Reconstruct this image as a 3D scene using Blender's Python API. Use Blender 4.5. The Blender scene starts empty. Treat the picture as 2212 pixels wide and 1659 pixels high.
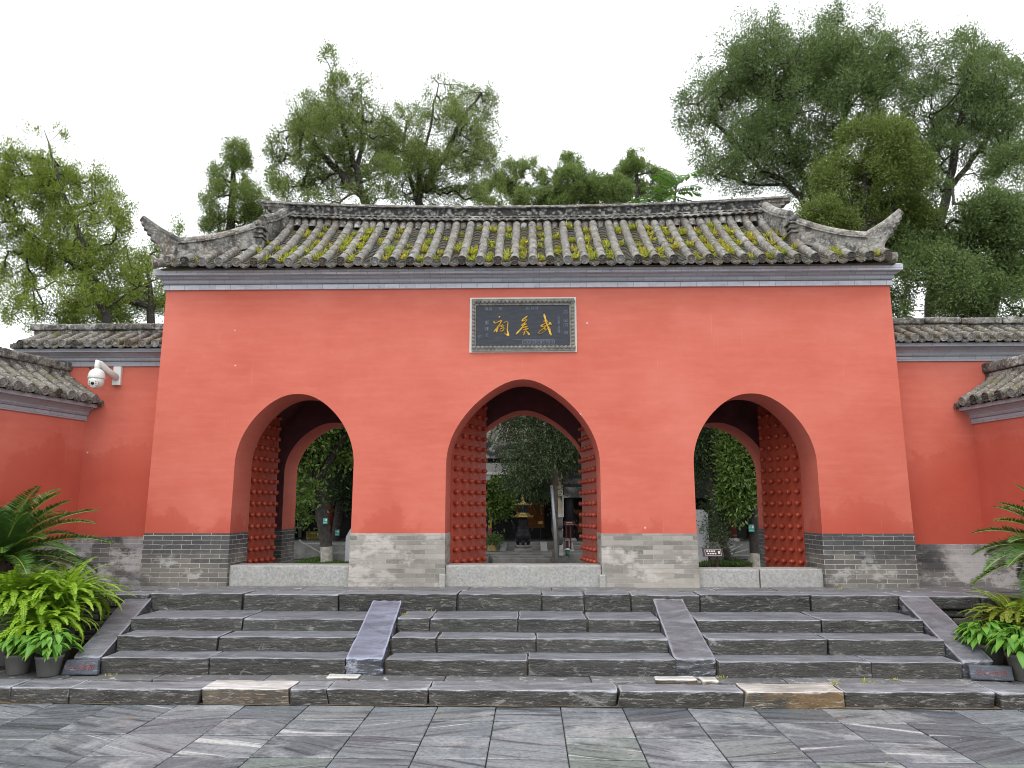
import bpy, math, random
import numpy as np
from mathutils import Vector, Matrix, noise
R = math.radians
scene = bpy.context.scene
COL = scene.collection
PI = math.pi

# ---------------------------------------------------------------- camera
F, CXP, CYP = 1663.0, 1106.0, 829.5            # focal length and centre, in pixels of a 2212 px wide frame
PITCH, YAW, EYE = R(9.4), R(1.4), 1.68
cam_data = bpy.data.cameras.new('camera')
cam = bpy.data.objects.new('camera', cam_data)
COL.objects.link(cam)
cam.location = (0, 0, EYE)
cam.rotation_euler = (R(90) + PITCH, 0, YAW)
cam_data.sensor_width = 36
cam_data.lens = 36 * F / 2212
cam_data.clip_end = 2000
scene.camera = cam

# ---------------------------------------------------------------- sky, sun, exposure (rainy overcast day)
SUN_EL, SUN_AZ = R(62), R(200)                 # azimuth clockwise from +Y: high, behind the viewer
w = bpy.data.worlds.new('World'); scene.world = w; w.use_nodes = True
nt = w.node_tree
bg = nt.nodes['Background']
sky = nt.nodes.new('ShaderNodeTexSky'); sky.sky_type = 'NISHITA'; sky.sun_disc = False
sky.sun_elevation = SUN_EL; sky.sun_rotation = SUN_AZ
hs = nt.nodes.new('ShaderNodeHueSaturation'); hs.inputs['Saturation'].default_value = 0.25
nt.links.new(sky.outputs[0], hs.inputs['Color'])
mx = nt.nodes.new('ShaderNodeMix'); mx.data_type = 'RGBA'
mx.inputs['Factor'].default_value = 0.85       # closed cloud cover over the clear-sky model
nt.links.new(hs.outputs[0], mx.inputs['A'])
mx.inputs['B'].default_value = (9.7, 10.0, 10.3, 1)
nt.links.new(mx.outputs['Result'], bg.inputs['Color'])
bg.inputs['Strength'].default_value = 0.1
sl = bpy.data.lights.new('sun', 'SUN'); sl.energy = 1.0; sl.angle = R(40); sl.color = (1, .97, .93)
so = bpy.data.objects.new('sun', sl); COL.objects.link(so)
so.location = (0, 0, 30)
so.rotation_euler = (R(90) - SUN_EL, 0, PI - SUN_AZ)
vs = scene.view_settings
vs.view_transform = 'Standard'; vs.look = 'None'; vs.gamma = 1; vs.exposure = 0.85
scene.cycles.filter_width = 1.0
scene.cycles.max_bounces = 8
scene.cycles.diffuse_bounces = 4
scene.cycles.transparent_max_bounces = 4

def at(u, v, Y):
    """world point at depth Y seen at (u, v)"""
    sp, cp, sy, cy = math.sin(PITCH), math.cos(PITCH), math.sin(YAW), math.cos(YAW)
    fw = Vector((-sy * cp, cy * cp, sp)); rt = Vector((cy, sy, 0)); up = rt.cross(fw)
    d = fw + rt * ((u - CXP) / F) + up * ((CYP - v) / F)
    return Vector((0, 0, EYE)) + d * (Y / d.y)

# ---------------------------------------------------------------- objects
ROOTW = {}
def tag(o, label=None, cat=None, group=None, kind=None):
    if label: o['label'] = label
    if cat: o['category'] = cat
    if group: o['group'] = group
    if kind: o['kind'] = kind
    return o
def thing(name, label, cat, loc=(0, 0, 0), rotz=0, group=None):
    o = bpy.data.objects.new(name, None); COL.objects.link(o)
    o.location = loc; o.rotation_euler = (0, 0, rotz); o.empty_display_size = .1
    ROOTW[o] = Matrix.Translation(loc) @ Matrix.Rotation(rotz, 4, 'Z')
    return tag(o, label, cat, group)
def box_uv(me):
    n = len(me.polygons)
    if n == 0: return
    uvl = me.uv_layers.new(name='UVMap')
    co = np.empty(len(me.vertices) * 3, np.float32); me.vertices.foreach_get('co', co); co = co.reshape(-1, 3)
    nr = np.empty(n * 3, np.float32); me.polygons.foreach_get('normal', nr); nr = np.abs(nr.reshape(-1, 3))
    lt = np.empty(n, np.int32); me.polygons.foreach_get('loop_total', lt)
    li = np.empty(len(me.loops), np.int32); me.loops.foreach_get('vertex_index', li)
    fn = np.repeat(nr, lt, axis=0); p = co[li]
    top = fn[:, 2] > .8; side = (~top) & (fn[:, 0] > fn[:, 1])
    uv = np.stack([p[:, 0], p[:, 2]], 1)
    uv[side] = p[side][:, [1, 2]]; uv[top] = p[top][:, [0, 1]]
    uvl.data.foreach_set('uv', uv.astype(np.float32).ravel())
def link(name, me, mat, parent=None, local=False, smooth=False):
    if parent is not None and not local:
        m = ROOTW[parent].inverted()
        me.transform(m)
    box_uv(me)
    if smooth and len(me.polygons): me.polygons.foreach_set('use_smooth', [True] * len(me.polygons))
    me.materials.append(mat)
    me.update()
    o = bpy.data.objects.new(name, me); COL.objects.link(o)
    if parent is not None:
        o.parent = parent; ROOTW[o] = ROOTW[parent]
    else: ROOTW[o] = Matrix.Identity(4)
    return o
def copy_tree(o, parent=None):
    c = o.copy(); COL.objects.link(c); c.parent = parent
    for ch in list(o.children): copy_tree(ch, c)
    return c

class MB:
    """collects shapes; build() links them as one mesh object"""
    def __init__(s): s.v = []; s.f = []
    def add(s, vs, fs):
        b = len(s.v); s.v.extend([tuple(p) for p in vs]); s.f.extend([tuple(i + b for i in f) for f in fs]); return s
    def box(s, x0, x1, y0, y1, z0, z1):
        return s.add([(x0, y0, z0), (x1, y0, z0), (x1, y1, z0), (x0, y1, z0), (x0, y0, z1), (x1, y0, z1), (x1, y1, z1), (x0, y1, z1)],
                     [(3, 2, 1, 0), (4, 5, 6, 7), (0, 1, 5, 4), (1, 2, 6, 5), (2, 3, 7, 6), (3, 0, 4, 7)])
    def hexa(s, p):   # 8 points: bottom ring then top ring, counter-clockwise from above
        return s.add(p, [(3, 2, 1, 0), (4, 5, 6, 7), (0, 1, 5, 4), (1, 2, 6, 5), (2, 3, 7, 6), (3, 0, 4, 7)])
    def tube(s, pts, rad, n=8, cap=True):
        pts = [Vector(p) for p in pts]
        if not hasattr(rad, '__len__'): rad = [rad] * len(pts)
        rings = []; u = None
        for i, p in enumerate(pts):
            t = (pts[min(i + 1, len(pts) - 1)] - pts[max(i - 1, 0)]).normalized()
            if u is None:
                u = t.cross(Vector((0, 0, 1)));
                if u.length < .1: u = t.cross(Vector((0, 1, 0)))
            u = (u - t * u.dot(t)).normalized(); v = t.cross(u)
            rings.append([p + (u * math.cos(a) + v * math.sin(a)) * rad[i] for a in [2 * PI * k / n for k in range(n)]])
        vs = [q for r in rings for q in r]; fs = []
        for i in range(len(pts) - 1):
            for k in range(n):
                k2 = (k + 1) % n
                fs.append((i * n + k, i * n + k2, (i + 1) * n + k2, (i + 1) * n + k))
        if cap: fs += [tuple(range(n - 1, -1, -1)), tuple((len(pts) - 1) * n + k for k in range(n))]
        return s.add(vs, fs)
    def lathe(s, prof, c=(0, 0, 0), n=16, M=None):   # prof: [(r, z)]
        vs = []; fs = []
        for r, z in prof:
            for k in range(n):
                a = 2 * PI * k / n; vs.append(Vector((r * math.cos(a), r * math.sin(a), z)))
        for i in range(len(prof) - 1):
            for k in range(n):
                k2 = (k + 1) % n
                fs.append((i * n + k, i * n + k2, (i + 1) * n + k2, (i + 1) * n + k))
        fs += [tuple(range(n - 1, -1, -1)), tuple((len(prof) - 1) * n + k for k in range(n))]
        if M is not None: vs = [M @ v for v in vs]
        c = Vector(c)
        return s.add([v + c for v in vs], fs)
    def extrude(s, poly, f0, f1):      # poly 2D; f0/f1 map (a, b) to 3D on the two sides
        n = len(poly)
        vs = [f0(a, b) for a, b in poly] + [f1(a, b) for a, b in poly]
        fs = [tuple(range(n)), tuple(range(2 * n - 1, n - 1, -1))]
        for i in range(n):
            j = (i + 1) % n; fs.append((i, i + n, j + n, j))
        return s.add(vs, fs)
    def rough(s, x0, x1, y0, y1, z0, z1, seg=.07, rnd=.016, amp=(.008, .010, .004), seed=0, chip=1.0, warp=None):
        """a hewn stone block: rounded, chipped edges and uneven faces"""
        sv = Vector((seed * 7.31, seed * 3.77, seed * 5.13))
        def ticks(a, b):
            L = b - a; r = min(rnd * 1.5, L * .3); n = max(2, int((L - 2 * r) / seg))
            return [a, a + r * .45] + [a + r + (L - 2 * r) * k / n for k in range(n + 1)] + [b - r * .45, b]
        X, Y, Z = ticks(x0, x1), ticks(y0, y1), ticks(z0, z1)
        idx = {}; vs = []; fs = []
        def disp(p):
            q = Vector(p)
            nz = noise.noise(q * 4.5 + sv)
            r = rnd * max(.25, .75 + chip * 1.3 * nz)
            r = min(r, (x1 - x0) * .3, (y1 - y0) * .3, (z1 - z0) * .3)
            inn = Vector((min(max(q.x, x0 + r), x1 - r), min(max(q.y, y0 + r), y1 - r), min(max(q.z, z0 + r), z1 - r)))
            d = q - inn
            if d.length > 1e-6: q = inn + d.normalized() * min(r, d.length)
            nv = noise.noise_vector(q * 3.2 + sv) + noise.noise_vector(q * 11 + sv) * .45
            q = q + Vector((nv.x * amp[0], nv.y * amp[1], nv.z * amp[2]))
            return warp(q) if warp else q
        def vid(i, j, k):
            key = (i, j, k)
            if key not in idx: idx[key] = len(vs); vs.append(disp((X[i], Y[j], Z[k])))
            return idx[key]
        nx, ny, nz_ = len(X) - 1, len(Y) - 1, len(Z) - 1
        for i in range(nx):
            for k in range(nz_):
                fs.append((vid(i, 0, k), vid(i + 1, 0, k), vid(i + 1, 0, k + 1), vid(i, 0, k + 1)))
                fs.append((vid(i, ny, k), vid(i, ny, k + 1), vid(i + 1, ny, k + 1), vid(i + 1, ny, k)))
            for j in range(ny):
                fs.append((vid(i, j, nz_), vid(i + 1, j, nz_), vid(i + 1, j + 1, nz_), vid(i, j + 1, nz_)))
                fs.append((vid(i, j, 0), vid(i, j + 1, 0), vid(i + 1, j + 1, 0), vid(i + 1, j, 0)))
        for j in range(ny):
            for k in range(nz_):
                fs.append((vid(0, j, k), vid(0, j, k + 1), vid(0, j + 1, k + 1), vid(0, j + 1, k)))
                fs.append((vid(nx, j, k), vid(nx, j + 1, k), vid(nx, j + 1, k + 1), vid(nx, j, k + 1)))
        return s.add(vs, fs)
    def build(s, name, mat, parent=None, local=False, smooth=False):
        me = bpy.data.meshes.new(name); me.from_pydata(s.v, [], s.f); me.update()
        return link(name, me, mat, parent, local, smooth)

def quads_mesh(name, V, mat, parent=None, local=False):
    """V: (n, 4, 3) array of separate quads"""
    n = len(V); me = bpy.data.meshes.new(name)
    me.vertices.add(n * 4); me.vertices.foreach_set('co', V.astype(np.float32).ravel())
    me.loops.add(n * 4); me.loops.foreach_set('vertex_index', np.arange(n * 4, dtype=np.int32))
    me.polygons.add(n); me.polygons.foreach_set('loop_start', np.arange(0, n * 4, 4, dtype=np.int32))
    me.update(calc_edges=True)
    if parent is not None and not local: me.transform(ROOTW[parent].inverted())
    me.materials.append(mat)
    o = bpy.data.objects.new(name, me); COL.objects.link(o)
    if parent is not None: o.parent = parent; ROOTW[o] = ROOTW[parent]
    else: ROOTW[o] = Matrix.Identity(4)
    return o
def unit(a): return a / np.maximum(np.linalg.norm(a, axis=1, keepdims=True), 1e-9)
def leaf_quads(C, D, L, W, rng, side=None):
    """diamond leaves starting at C along D"""
    if side is None: side = unit(np.cross(D, rng.normal(size=D.shape)))
    L = L.reshape(-1, 1); W = W.reshape(-1, 1)
    return np.stack([C, C + D * L * .5 + side * W * .5, C + D * L, C + D * L * .5 - side * W * .5], 1)

# ---------------------------------------------------------------- materials
class G:
    def __init__(s, name):
        s.m = bpy.data.materials.new(name); s.m.use_nodes = True
        s.t = s.m.node_tree; s.b = s.t.nodes['Principled BSDF']
        s.pos = s.node('ShaderNodeNewGeometry')
        s.P = s.pos.outputs['Position']; s.rnd = s.pos.outputs['Random Per Island']
    def node(s, t): return s.t.nodes.new(t)
    def set(s, sock, v):
        if hasattr(v, 'is_linked'): s.t.links.new(v, sock)
        elif isinstance(v, (tuple, list)): sock.default_value = (*v, 1) if len(v) == 3 and len(sock.default_value) == 4 else v
        else: sock.default_value = v
    def uv(s): n = s.node('ShaderNodeTexCoord'); return n.outputs['UV']
    def obj(s): n = s.node('ShaderNodeTexCoord'); return n.outputs['Object']
    def map(s, vec, scale=(1, 1, 1), loc=(0, 0, 0), rot=(0, 0, 0)):
        n = s.node('ShaderNodeMapping'); s.set(n.inputs[0], vec); n.inputs['Scale'].default_value = scale
        s.set(n.inputs['Location'], loc); s.set(n.inputs['Rotation'], rot); return n.outputs[0]
    def noise(s, vec, scale, detail=4, rough=.6, dist=0):
        n = s.node('ShaderNodeTexNoise'); s.set(n.inputs['Vector'], vec); n.inputs['Scale'].default_value = scale
        n.inputs['Detail'].default_value = detail; n.inputs['Roughness'].default_value = rough; n.inputs['Distortion'].default_value = dist
        return n.outputs['Fac']
    def voro(s, vec, scale, feat='F1', out='Distance'):
        n = s.node('ShaderNodeTexVoronoi'); s.set(n.inputs['Vector'], vec); n.inputs['Scale'].default_value = scale; n.feature = feat
        return n.outputs[out]
    def ramp(s, fac, stops, interp='LINEAR'):
        n = s.node('ShaderNodeValToRGB'); s.set(n.inputs[0], fac); r = n.color_ramp; r.interpolation = interp
        while len(r.elements) < len(stops): r.elements.new(.5)
        for e, (p, c) in zip(r.elements, stops):
            e.position = p; e.color = (*c, 1) if hasattr(c, '__len__') else (c, c, c, 1)
        return n.outputs[0]
    def mix(s, fac, a, b, mode='MIX'):
        n = s.node('ShaderNodeMix'); n.data_type = 'RGBA'; n.blend_type = mode
        s.set(n.inputs['Factor'], fac); s.set(n.inputs['A'], a); s.set(n.inputs['B'], b); return n.outputs['Result']
    def math(s, op, a, b=0.0, clamp=False):
        n = s.node('ShaderNodeMath'); n.operation = op; n.use_clamp = clamp; s.set(n.inputs[0], a); s.set(n.inputs[1], b); return n.outputs[0]
    def sep(s, vec): n = s.node('ShaderNodeSeparateXYZ'); s.set(n.inputs[0], vec); return n.outputs
    def comb(s, x, y, z):
        n = s.node('ShaderNodeCombineXYZ'); s.set(n.inputs[0], x); s.set(n.inputs[1], y); s.set(n.inputs[2], z); return n.outputs[0]
    def bump(s, h, strength=.4, dist=.01):
        n = s.node('ShaderNodeBump'); n.inputs['Strength'].default_value = strength; n.inputs['Distance'].default_value = dist
        s.set(n.inputs['Height'], h); s.t.links.new(n.outputs[0], s.b.inputs['Normal'])
    def done(s, color, rough=.6, spec=None, metal=None):
        s.set(s.b.inputs['Base Color'], color); s.set(s.b.inputs['Roughness'], rough)
        if spec is not None: s.b.inputs['Specular IOR Level'].default_value = spec
        if metal is not None: s.b.inputs['Metallic'].default_value = metal
        return s.m

def plain(name, col, rough=.5, metal=0, var=.25, scale=8, spec=None):
    g = G(name); n = g.noise(g.P, scale, 5)
    c = g.ramp(n, [(.3, tuple(x * (1 - var) for x in col)), (.7, tuple(min(1, x * (1 + var)) for x in col))])
    g.bump(g.noise(g.P, scale * 6, 3), .15, .005)
    return g.done(c, rough, spec, metal)

def mat_plaster():
    g = G('red_plaster'); P = g.P
    big = g.noise(P, .9, 5, .6); fine = g.noise(P, 14, 4)
    c = g.ramp(big, [(.3, (.545, .126, .085)), (.5, (.59, .149, .104)), (.72, (.635, .180, .132))])
    brush = g.noise(g.map(P, (1.2, 1.2, 9)), 1.6, 6, .7)
    c = g.mix(g.ramp(g.noise(g.map(P, (.5, .5, 1.1), (4, 2, 9)), 1.5, 6, .65), [(.40, .38), (.56, 0)]), c, (.53, .112, .074))
    c = g.mix(g.ramp(brush, [(.45, 0), (.75, .38)]), c, (.67, .205, .150))
    # rising damp, with its own ragged outline
    z = g.sep(P)[2]
    lo = g.noise(g.map(P, (.8, .8, .3)), 1.0, 3, .55); rag = g.noise(P, 6, 8, .75)
    h = g.math('ADD', g.math('MULTIPLY', lo, 2.2), g.math('MULTIPLY', rag, .7))
    ax_ = g.math('ABSOLUTE', g.math('ADD', g.sep(P)[0], .085))
    h = g.math('ADD', h, 0.42)
    h = g.math('ADD', h, g.math('MULTIPLY', g.math('GREATER_THAN', ax_, 4.93), .55))
    h = g.math('ADD', h, g.math('MULTIPLY', g.math('MULTIPLY', g.math('SUBTRACT', ax_, 3.7), 1.0, True), .30))
    damp = g.ramp(g.math('SUBTRACT', h, g.math('SUBTRACT', z, .12)), [(.10, 0), (.44, .18), (.53, .62), (.9, 1)])
    c = g.mix(damp, c, g.mix(rag, (.42, .070, .044), (.53, .105, .068)))
    streak = g.noise(g.map(P, (26, 26, .9)), 1.0, 2, .5)
    c = g.mix(g.ramp(streak, [(.70, 0), (.80, .22)]), c, (.72, .29, .22))
    spots = g.voro(P, 1.9); c = g.mix(g.ramp(spots, [(.018, .8), (.028, 0)]), c, (.75, .55, .48))
    g.bump(g.math('ADD', g.math('MULTIPLY', big, 1.0), g.math('MULTIPLY', fine, .25)), .35, .02)
    return g.done(c, .78, .25)

def mat_brick(name, dark, mid, light, patch, patch_amt=.55, mortar=(.42, .40, .37), mw=.028, warp=.012, dka=.8, top=0):
    g = G(name); uv = g.uv()
    wn = g.node('ShaderNodeTexNoise'); g.set(wn.inputs['Vector'], g.P); wn.inputs['Scale'].default_value = 9; wn.inputs['Detail'].default_value = 2
    vm = g.node('ShaderNodeVectorMath'); vm.operation = 'MULTIPLY_ADD'; g.set(vm.inputs[0], wn.outputs['Color']); vm.inputs[1].default_value = (warp, warp, 0); g.set(vm.inputs[2], uv)
    b = g.node('ShaderNodeTexBrick'); g.set(b.inputs['Vector'], vm.outputs[0]); b.offset = .5
    b.inputs['Scale'].default_value = 1; b.inputs['Brick Width'].default_value = .25; b.inputs['Row Height'].default_value = .058
    b.inputs['Mortar Size'].default_value = .0032; b.inputs['Mortar Smooth'].default_value = .15; b.inputs['Bias'].default_value = 0
    b.inputs['Color1'].default_value = (*dark, 1); b.inputs['Color2'].default_value = (*light, 1); b.inputs['Mortar'].default_value = (*mid, 1)
    n1 = g.noise(g.P, 2.2, 5, .65); n2 = g.noise(g.P, 16, 5, .7)
    c = g.mix(g.ramp(n1, [(.35, 0), (.65, .45)]), b.outputs['Color'], mid)
    zz = g.math('SUBTRACT', g.sep(g.P)[2], .9); c = g.mix(g.ramp(g.math('ADD', zz, g.math('MULTIPLY', n1, .5)), [(.10, .42), (.45, 0)]), c, tuple(min(1, x * 1.15) for x in light))
    c = g.mix(g.ramp(n2, [(.42, .0), (.75, .3)]), c, light)
    mort = b.outputs['Fac']
    c = g.mix(g.math('MULTIPLY', mort, g.ramp(n1, [(.42, 1), (.70, .35)])), c, mortar)
    pn = g.noise(g.map(g.P, (1, 1, 1.6), (3.1, 1.7, 0)), 1.7, 7, .68)
    pm = g.ramp(pn, [(patch_amt, 0), (patch_amt + .055, .85)])
    c = g.mix(pm, c, g.mix(n2, tuple(x * .72 for x in patch), patch))
    dk = g.noise(g.map(g.P, (1, 1, 2.4), (9, 4, 2)), 1.3, 5, .6)
    c = g.mix(g.ramp(dk, [(.50, 0), (.62, dka)]), c, (.030, .030, .034))
    if top:      # sooty upper courses
        c = g.mix(g.math('MULTIPLY', g.ramp(g.math('ADD', zz, g.math('MULTIPLY', n1, .5)), [(.42, 0), (.58, top)]), g.math('SUBTRACT', 1.0, mort)), c, g.mix(n2, (.03, .031, .036), (.10, .10, .105)))
    h = g.math('ADD', g.math('MULTIPLY', mort, -1.0), g.math('MULTIPLY', n2, .6))
    g.bump(h, .6, .012)
    return g.done(c, .75, .3)

def mat_slate(name, a, b, vein=(.42, .42, .42), vein_amt=.68, rough=(.18, .5), stretch=(1.5, 1.5, 9), tint=True, bump=.5, warm=0, top_lit=None):
    """wet layered stone"""
    g = G(name)
    rr = g.math('MULTIPLY', g.rnd, 37.0)
    P = g.map(g.P, (1, 1, 1), g.comb(rr, g.math('MULTIPLY', rr, .37), 0))
    lay = g.noise(g.map(P, stretch), 2.6, 7, .68, .4)
    big = g.noise(P, 2.1, 4)
    c = g.ramp(lay, [(.30, a), (.62, b)])
    c = g.mix(.3, c, g.ramp(g.rnd, [(0, tuple(x * .7 for x in a)), (.5, b), (1, tuple(min(1, x * 1.25) for x in b))]), 'MIX')
    if tint:
        c = g.mix(g.ramp(g.math('FRACT', g.math('MULTIPLY', g.rnd, 7.77)), [(0, .15), (.5, 0), (1, .15)]), c,
                  g.ramp(g.math('FRACT', g.math('MULTIPLY', g.rnd, 3.33)), [(0, (.13, .11, .09)), (.5, (.10, .12, .10)), (1, (.12, .10, .15))]))
    v = g.noise(g.map(P, (1, 1, 2.2), rot=(.3, .5, .4)), 3.1, 8, .72, 1.2)
    c = g.mix(g.ramp(v, [(vein_amt, 0), (vein_amt + .07, .8)]), c, vein)
    if warm:
        wmask = g.ramp(g.noise(P, 1.6, 6, .7, .8), [(.48, 0), (.62, warm)])
        c = g.mix(wmask, c, (.42, .22, .06))
    fl = g.noise(g.map(P, (5, 5, 42)), 1.6, 5, .75, .6)
    c = g.mix(g.ramp(fl, [(.56, 0), (.64, .75)]), c, tuple(x * 1.25 for x in vein))
    if top_lit:      # sky light painted onto the upward faces; the hewn risers stay dark
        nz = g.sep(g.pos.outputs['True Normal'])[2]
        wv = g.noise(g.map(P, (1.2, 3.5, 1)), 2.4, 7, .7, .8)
        wc = g.ramp(wv, [(.3, tuple(x * .55 for x in top_lit)), (.5, top_lit), (.72, tuple(min(.8, x * 1.7) for x in top_lit))])
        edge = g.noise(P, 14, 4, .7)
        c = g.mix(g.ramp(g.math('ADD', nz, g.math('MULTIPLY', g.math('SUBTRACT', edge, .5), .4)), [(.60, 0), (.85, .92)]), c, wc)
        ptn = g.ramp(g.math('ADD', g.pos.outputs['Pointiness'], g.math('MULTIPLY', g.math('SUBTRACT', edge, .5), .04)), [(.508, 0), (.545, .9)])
        c = g.mix(g.math('MULTIPLY', ptn, g.ramp(nz, [(.05, 0), (.5, 1)])), c, tuple(min(.62, x * 2.3) for x in top_lit))  # wet edge highlight painted along the convex edges
    ro = g.ramp(big, [(.35, rough[0]), (.65, rough[1])])
    g.bump(g.math('ADD', lay, g.math('MULTIPLY', g.noise(P, 30, 5, .75), .9)), bump, .02)
    return g.done(c, ro, .3)

def mat_paving():
    g = G('wet_paving_slate')
    rr = g.math('MULTIPLY', g.rnd, 91.0)
    ang = g.math('FRACT', g.math('MULTIPLY', g.rnd, 5.91))
    rot = g.comb(0, 0, g.math('MULTIPLY', g.math('SUBTRACT', ang, .45), 1.1))
    P = g.map(g.map(g.P, (1, 1, 1), g.comb(rr, g.math('MULTIPLY', rr, .7), rr)), (1, 1, 1), (0, 0, 0), rot)
    st = g.noise(g.map(P, (.55, 8, 1)), 1.6, 8, .66, .2)
    fine = g.noise(g.map(P, (1.6, 26, 1)), 5, 6, .72, .1)
    r2 = g.math('FRACT', g.math('MULTIPLY', g.rnd, 13.3))
    base = g.ramp(r2, [(0, (.115, .130, .144)), (.16, (.18, .20, .218)), (.38, (.20, .214, .220)), (.58, (.152, .168, .186)), (.76, (.225, .242, .26)), (.90, (.165, .196, .182)), (.955, (.20, .215, .23)), (.985, (.40, .39, .36))], 'CONSTANT')
    c = g.mix(g.ramp(st, [(.36, .8), (.5, 0)]), base, (.028, .031, .040))
    c = g.mix(g.ramp(st, [(.56, 0), (.70, .4)]), c, (.34, .35, .365))
    c = g.mix(g.ramp(fine, [(.57, 0), (.72, .28)]), c, (.34, .35, .36))
    cl = g.noise(P, 2.6, 6, .7, .3)                      # whitish mineral clouds on some slabs
    sel = g.ramp(g.math('FRACT', g.math('MULTIPLY', g.rnd, 29.7)), [(.55, 0), (.75, .9)])
    c = g.mix(g.math('MULTIPLY', sel, g.ramp(cl, [(.47, 0), (.66, .75)])), c, (.42, .43, .44))
    v = g.noise(g.map(P, (.22, 5.5, 1)), 1.5, 4, .6, .15)
    c = g.mix(g.ramp(v, [(.63, 0), (.68, .7)]), c, (.60, .60, .58))
    mot = g.noise(g.P, 26, 6, .78); c = g.mix(g.ramp(mot, [(.36, .55), (.5, 0)]), c, (.05, .055, .062)); c = g.mix(g.ramp(mot, [(.58, 0), (.70, .5)]), c, (.42, .425, .43))
    stn = g.noise(g.P, 1.3, 6, .7); c = g.mix(g.ramp(stn, [(.66, 0), (.72, .55)]), c, (.19, .12, .06))
    ro = g.ramp(g.noise(g.P, 1.7, 4), [(.35, .26), (.65, .50)])
    g.bump(g.math('ADD', g.math('MULTIPLY', fine, .8), g.noise(g.P, 1.9, 4)), .3, .012)
    return g.done(c, ro, .28)

def mat_granite():
    g = G('pale_sill_stone'); P = g.P
    n = g.noise(P, 32, 6, .75); b = g.noise(P, 3, 5)
    c = g.ramp(n, [(.32, (.23, .23, .225)), (.5, (.35, .345, .33)), (.7, (.48, .475, .46))])
    c = g.mix(g.ramp(b, [(.5, 0), (.72, .5)]), c, (.36, .33, .28))
    sp = g.voro(P, 60); c = g.mix(g.ramp(sp, [(.10, .35), (.18, 0)]), c, (.16, .16, .16))
    g.bump(n, .5, .012); return g.done(c, .6)

def mat_cornice(name='grey_painted_brick', k=1.0):
    g = G(name); uv = g.uv()
    b = g.node('ShaderNodeTexBrick'); g.set(b.inputs['Vector'], uv); b.offset = .37
    b.inputs['Scale'].default_value = 1; b.inputs['Brick Width'].default_value = .21; b.inputs['Row Height'].default_value = .071
    b.inputs['Mortar Size'].default_value = .0025
    b.inputs['Color1'].default_value = (.24 * k, .245 * k, .27 * k, 1); b.inputs['Color2'].default_value = (.30 * k, .305 * k, .335 * k, 1); b.inputs['Mortar'].default_value = (.17, .17, .18, 1)
    n = g.noise(g.map(g.P, (1, 1, 3)), 3, 6, .65); n2 = g.noise(g.P, 20, 4)
    c = g.mix(g.ramp(n, [(.4, 0), (.7, .6)]), b.outputs['Color'], (.36, .36, .39))
    c = g.mix(g.ramp(n2, [(.62, 0), (.75, .5)]), c, (.12, .12, .13))
    g.bump(g.math('ADD', g.math('MULTIPLY', b.outputs['Fac'], -.6), n2), .3, .006)
    return g.done(c, .7, .3)

def mat_tile(name, a, b, lich=(.34, .33, .29), moss=.0, mossc=(.10, .10, .02), blotch=0, brown=.6):
    g = G(name); P = g.P
    n = g.noise(P, 7, 7, .72); n2 = g.noise(P, 30, 5, .7)
    base = g.mix(g.rnd, a, b)
    c = g.mix(g.ramp(n, [(.40, 0), (.62, .8)]), base, tuple(x * .5 for x in a))
    c = g.mix(g.ramp(g.noise(P, 3.5, 6, .7), [(.46, 0), (.60, brown)]), c, (.15, .115, .075))
    c = g.mix(g.ramp(n2, [(.52, 0), (.62, .9)]), c, lich)
    if blotch:
        c = g.mix(g.ramp(g.noise(g.map(P, loc=(2, 7, 1)), 6, 8, .78), [(.50, 0), (.57, blotch)]), c, (.022, .022, .022))
        c = g.mix(g.ramp(g.noise(g.map(P, loc=(8, 1, 3)), 5, 8, .75), [(.55, 0), (.61, blotch)]), c, (.46, .45, .42))
    if moss: c = g.mix(g.ramp(g.noise(g.map(P, loc=(5, 5, 5)), 4.5, 5, .6), [(1 - moss - .06, 0), (1 - moss, .9)]), c, mossc)
    g.bump(g.math('ADD', n, g.math('MULTIPLY', n2, .7)), .7, .014)
    return g.done(c, .62, .4)

def mat_carved(name='carved_ridge_stone', sc=17, a=(.035, .035, .035), b=(.40, .39, .37)):
    g = G(name); P = g.P
    v = g.voro(g.map(P, (1, 1, 1.15)), sc, 'SMOOTH_F1'); n = g.noise(P, 34, 5, .7, 1.6); big = g.noise(P, 3.2, 5, .7)
    h = g.math('ADD', v, n)
    c = g.ramp(h, [(.70, b), (.98, a)])
    c = g.mix(g.ramp(big, [(.48, 0), (.60, .8)]), c, (.06, .06, .058))
    g.bump(h, 1.0, .03); return g.done(c, .75, .3)

def mat_leaf(name, cols, trans=.34, scale=.9, rough=.5):
    g = G(name)
    c = g.ramp(g.rnd, [(i / (len(cols) - 1), x) for i, x in enumerate(cols)])
    n = g.noise(g.P, scale, 3)
    c = g.mix(g.ramp(n, [(.35, .0), (.65, .55)]), c, cols[-1])
    g.done(c, rough, .35)
    tr = g.node('ShaderNodeBsdfTranslucent'); g.set(tr.inputs[0], c)
    ms = g.node('ShaderNodeMixShader'); ms.inputs[0].default_value = trans
    out = g.t.nodes['Material Output']
    g.t.links.new(g.b.outputs[0], ms.inputs[1]); g.t.links.new(tr.outputs[0], ms.inputs[2]); g.t.links.new(ms.outputs[0], out.inputs[0])
    return g.m

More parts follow.
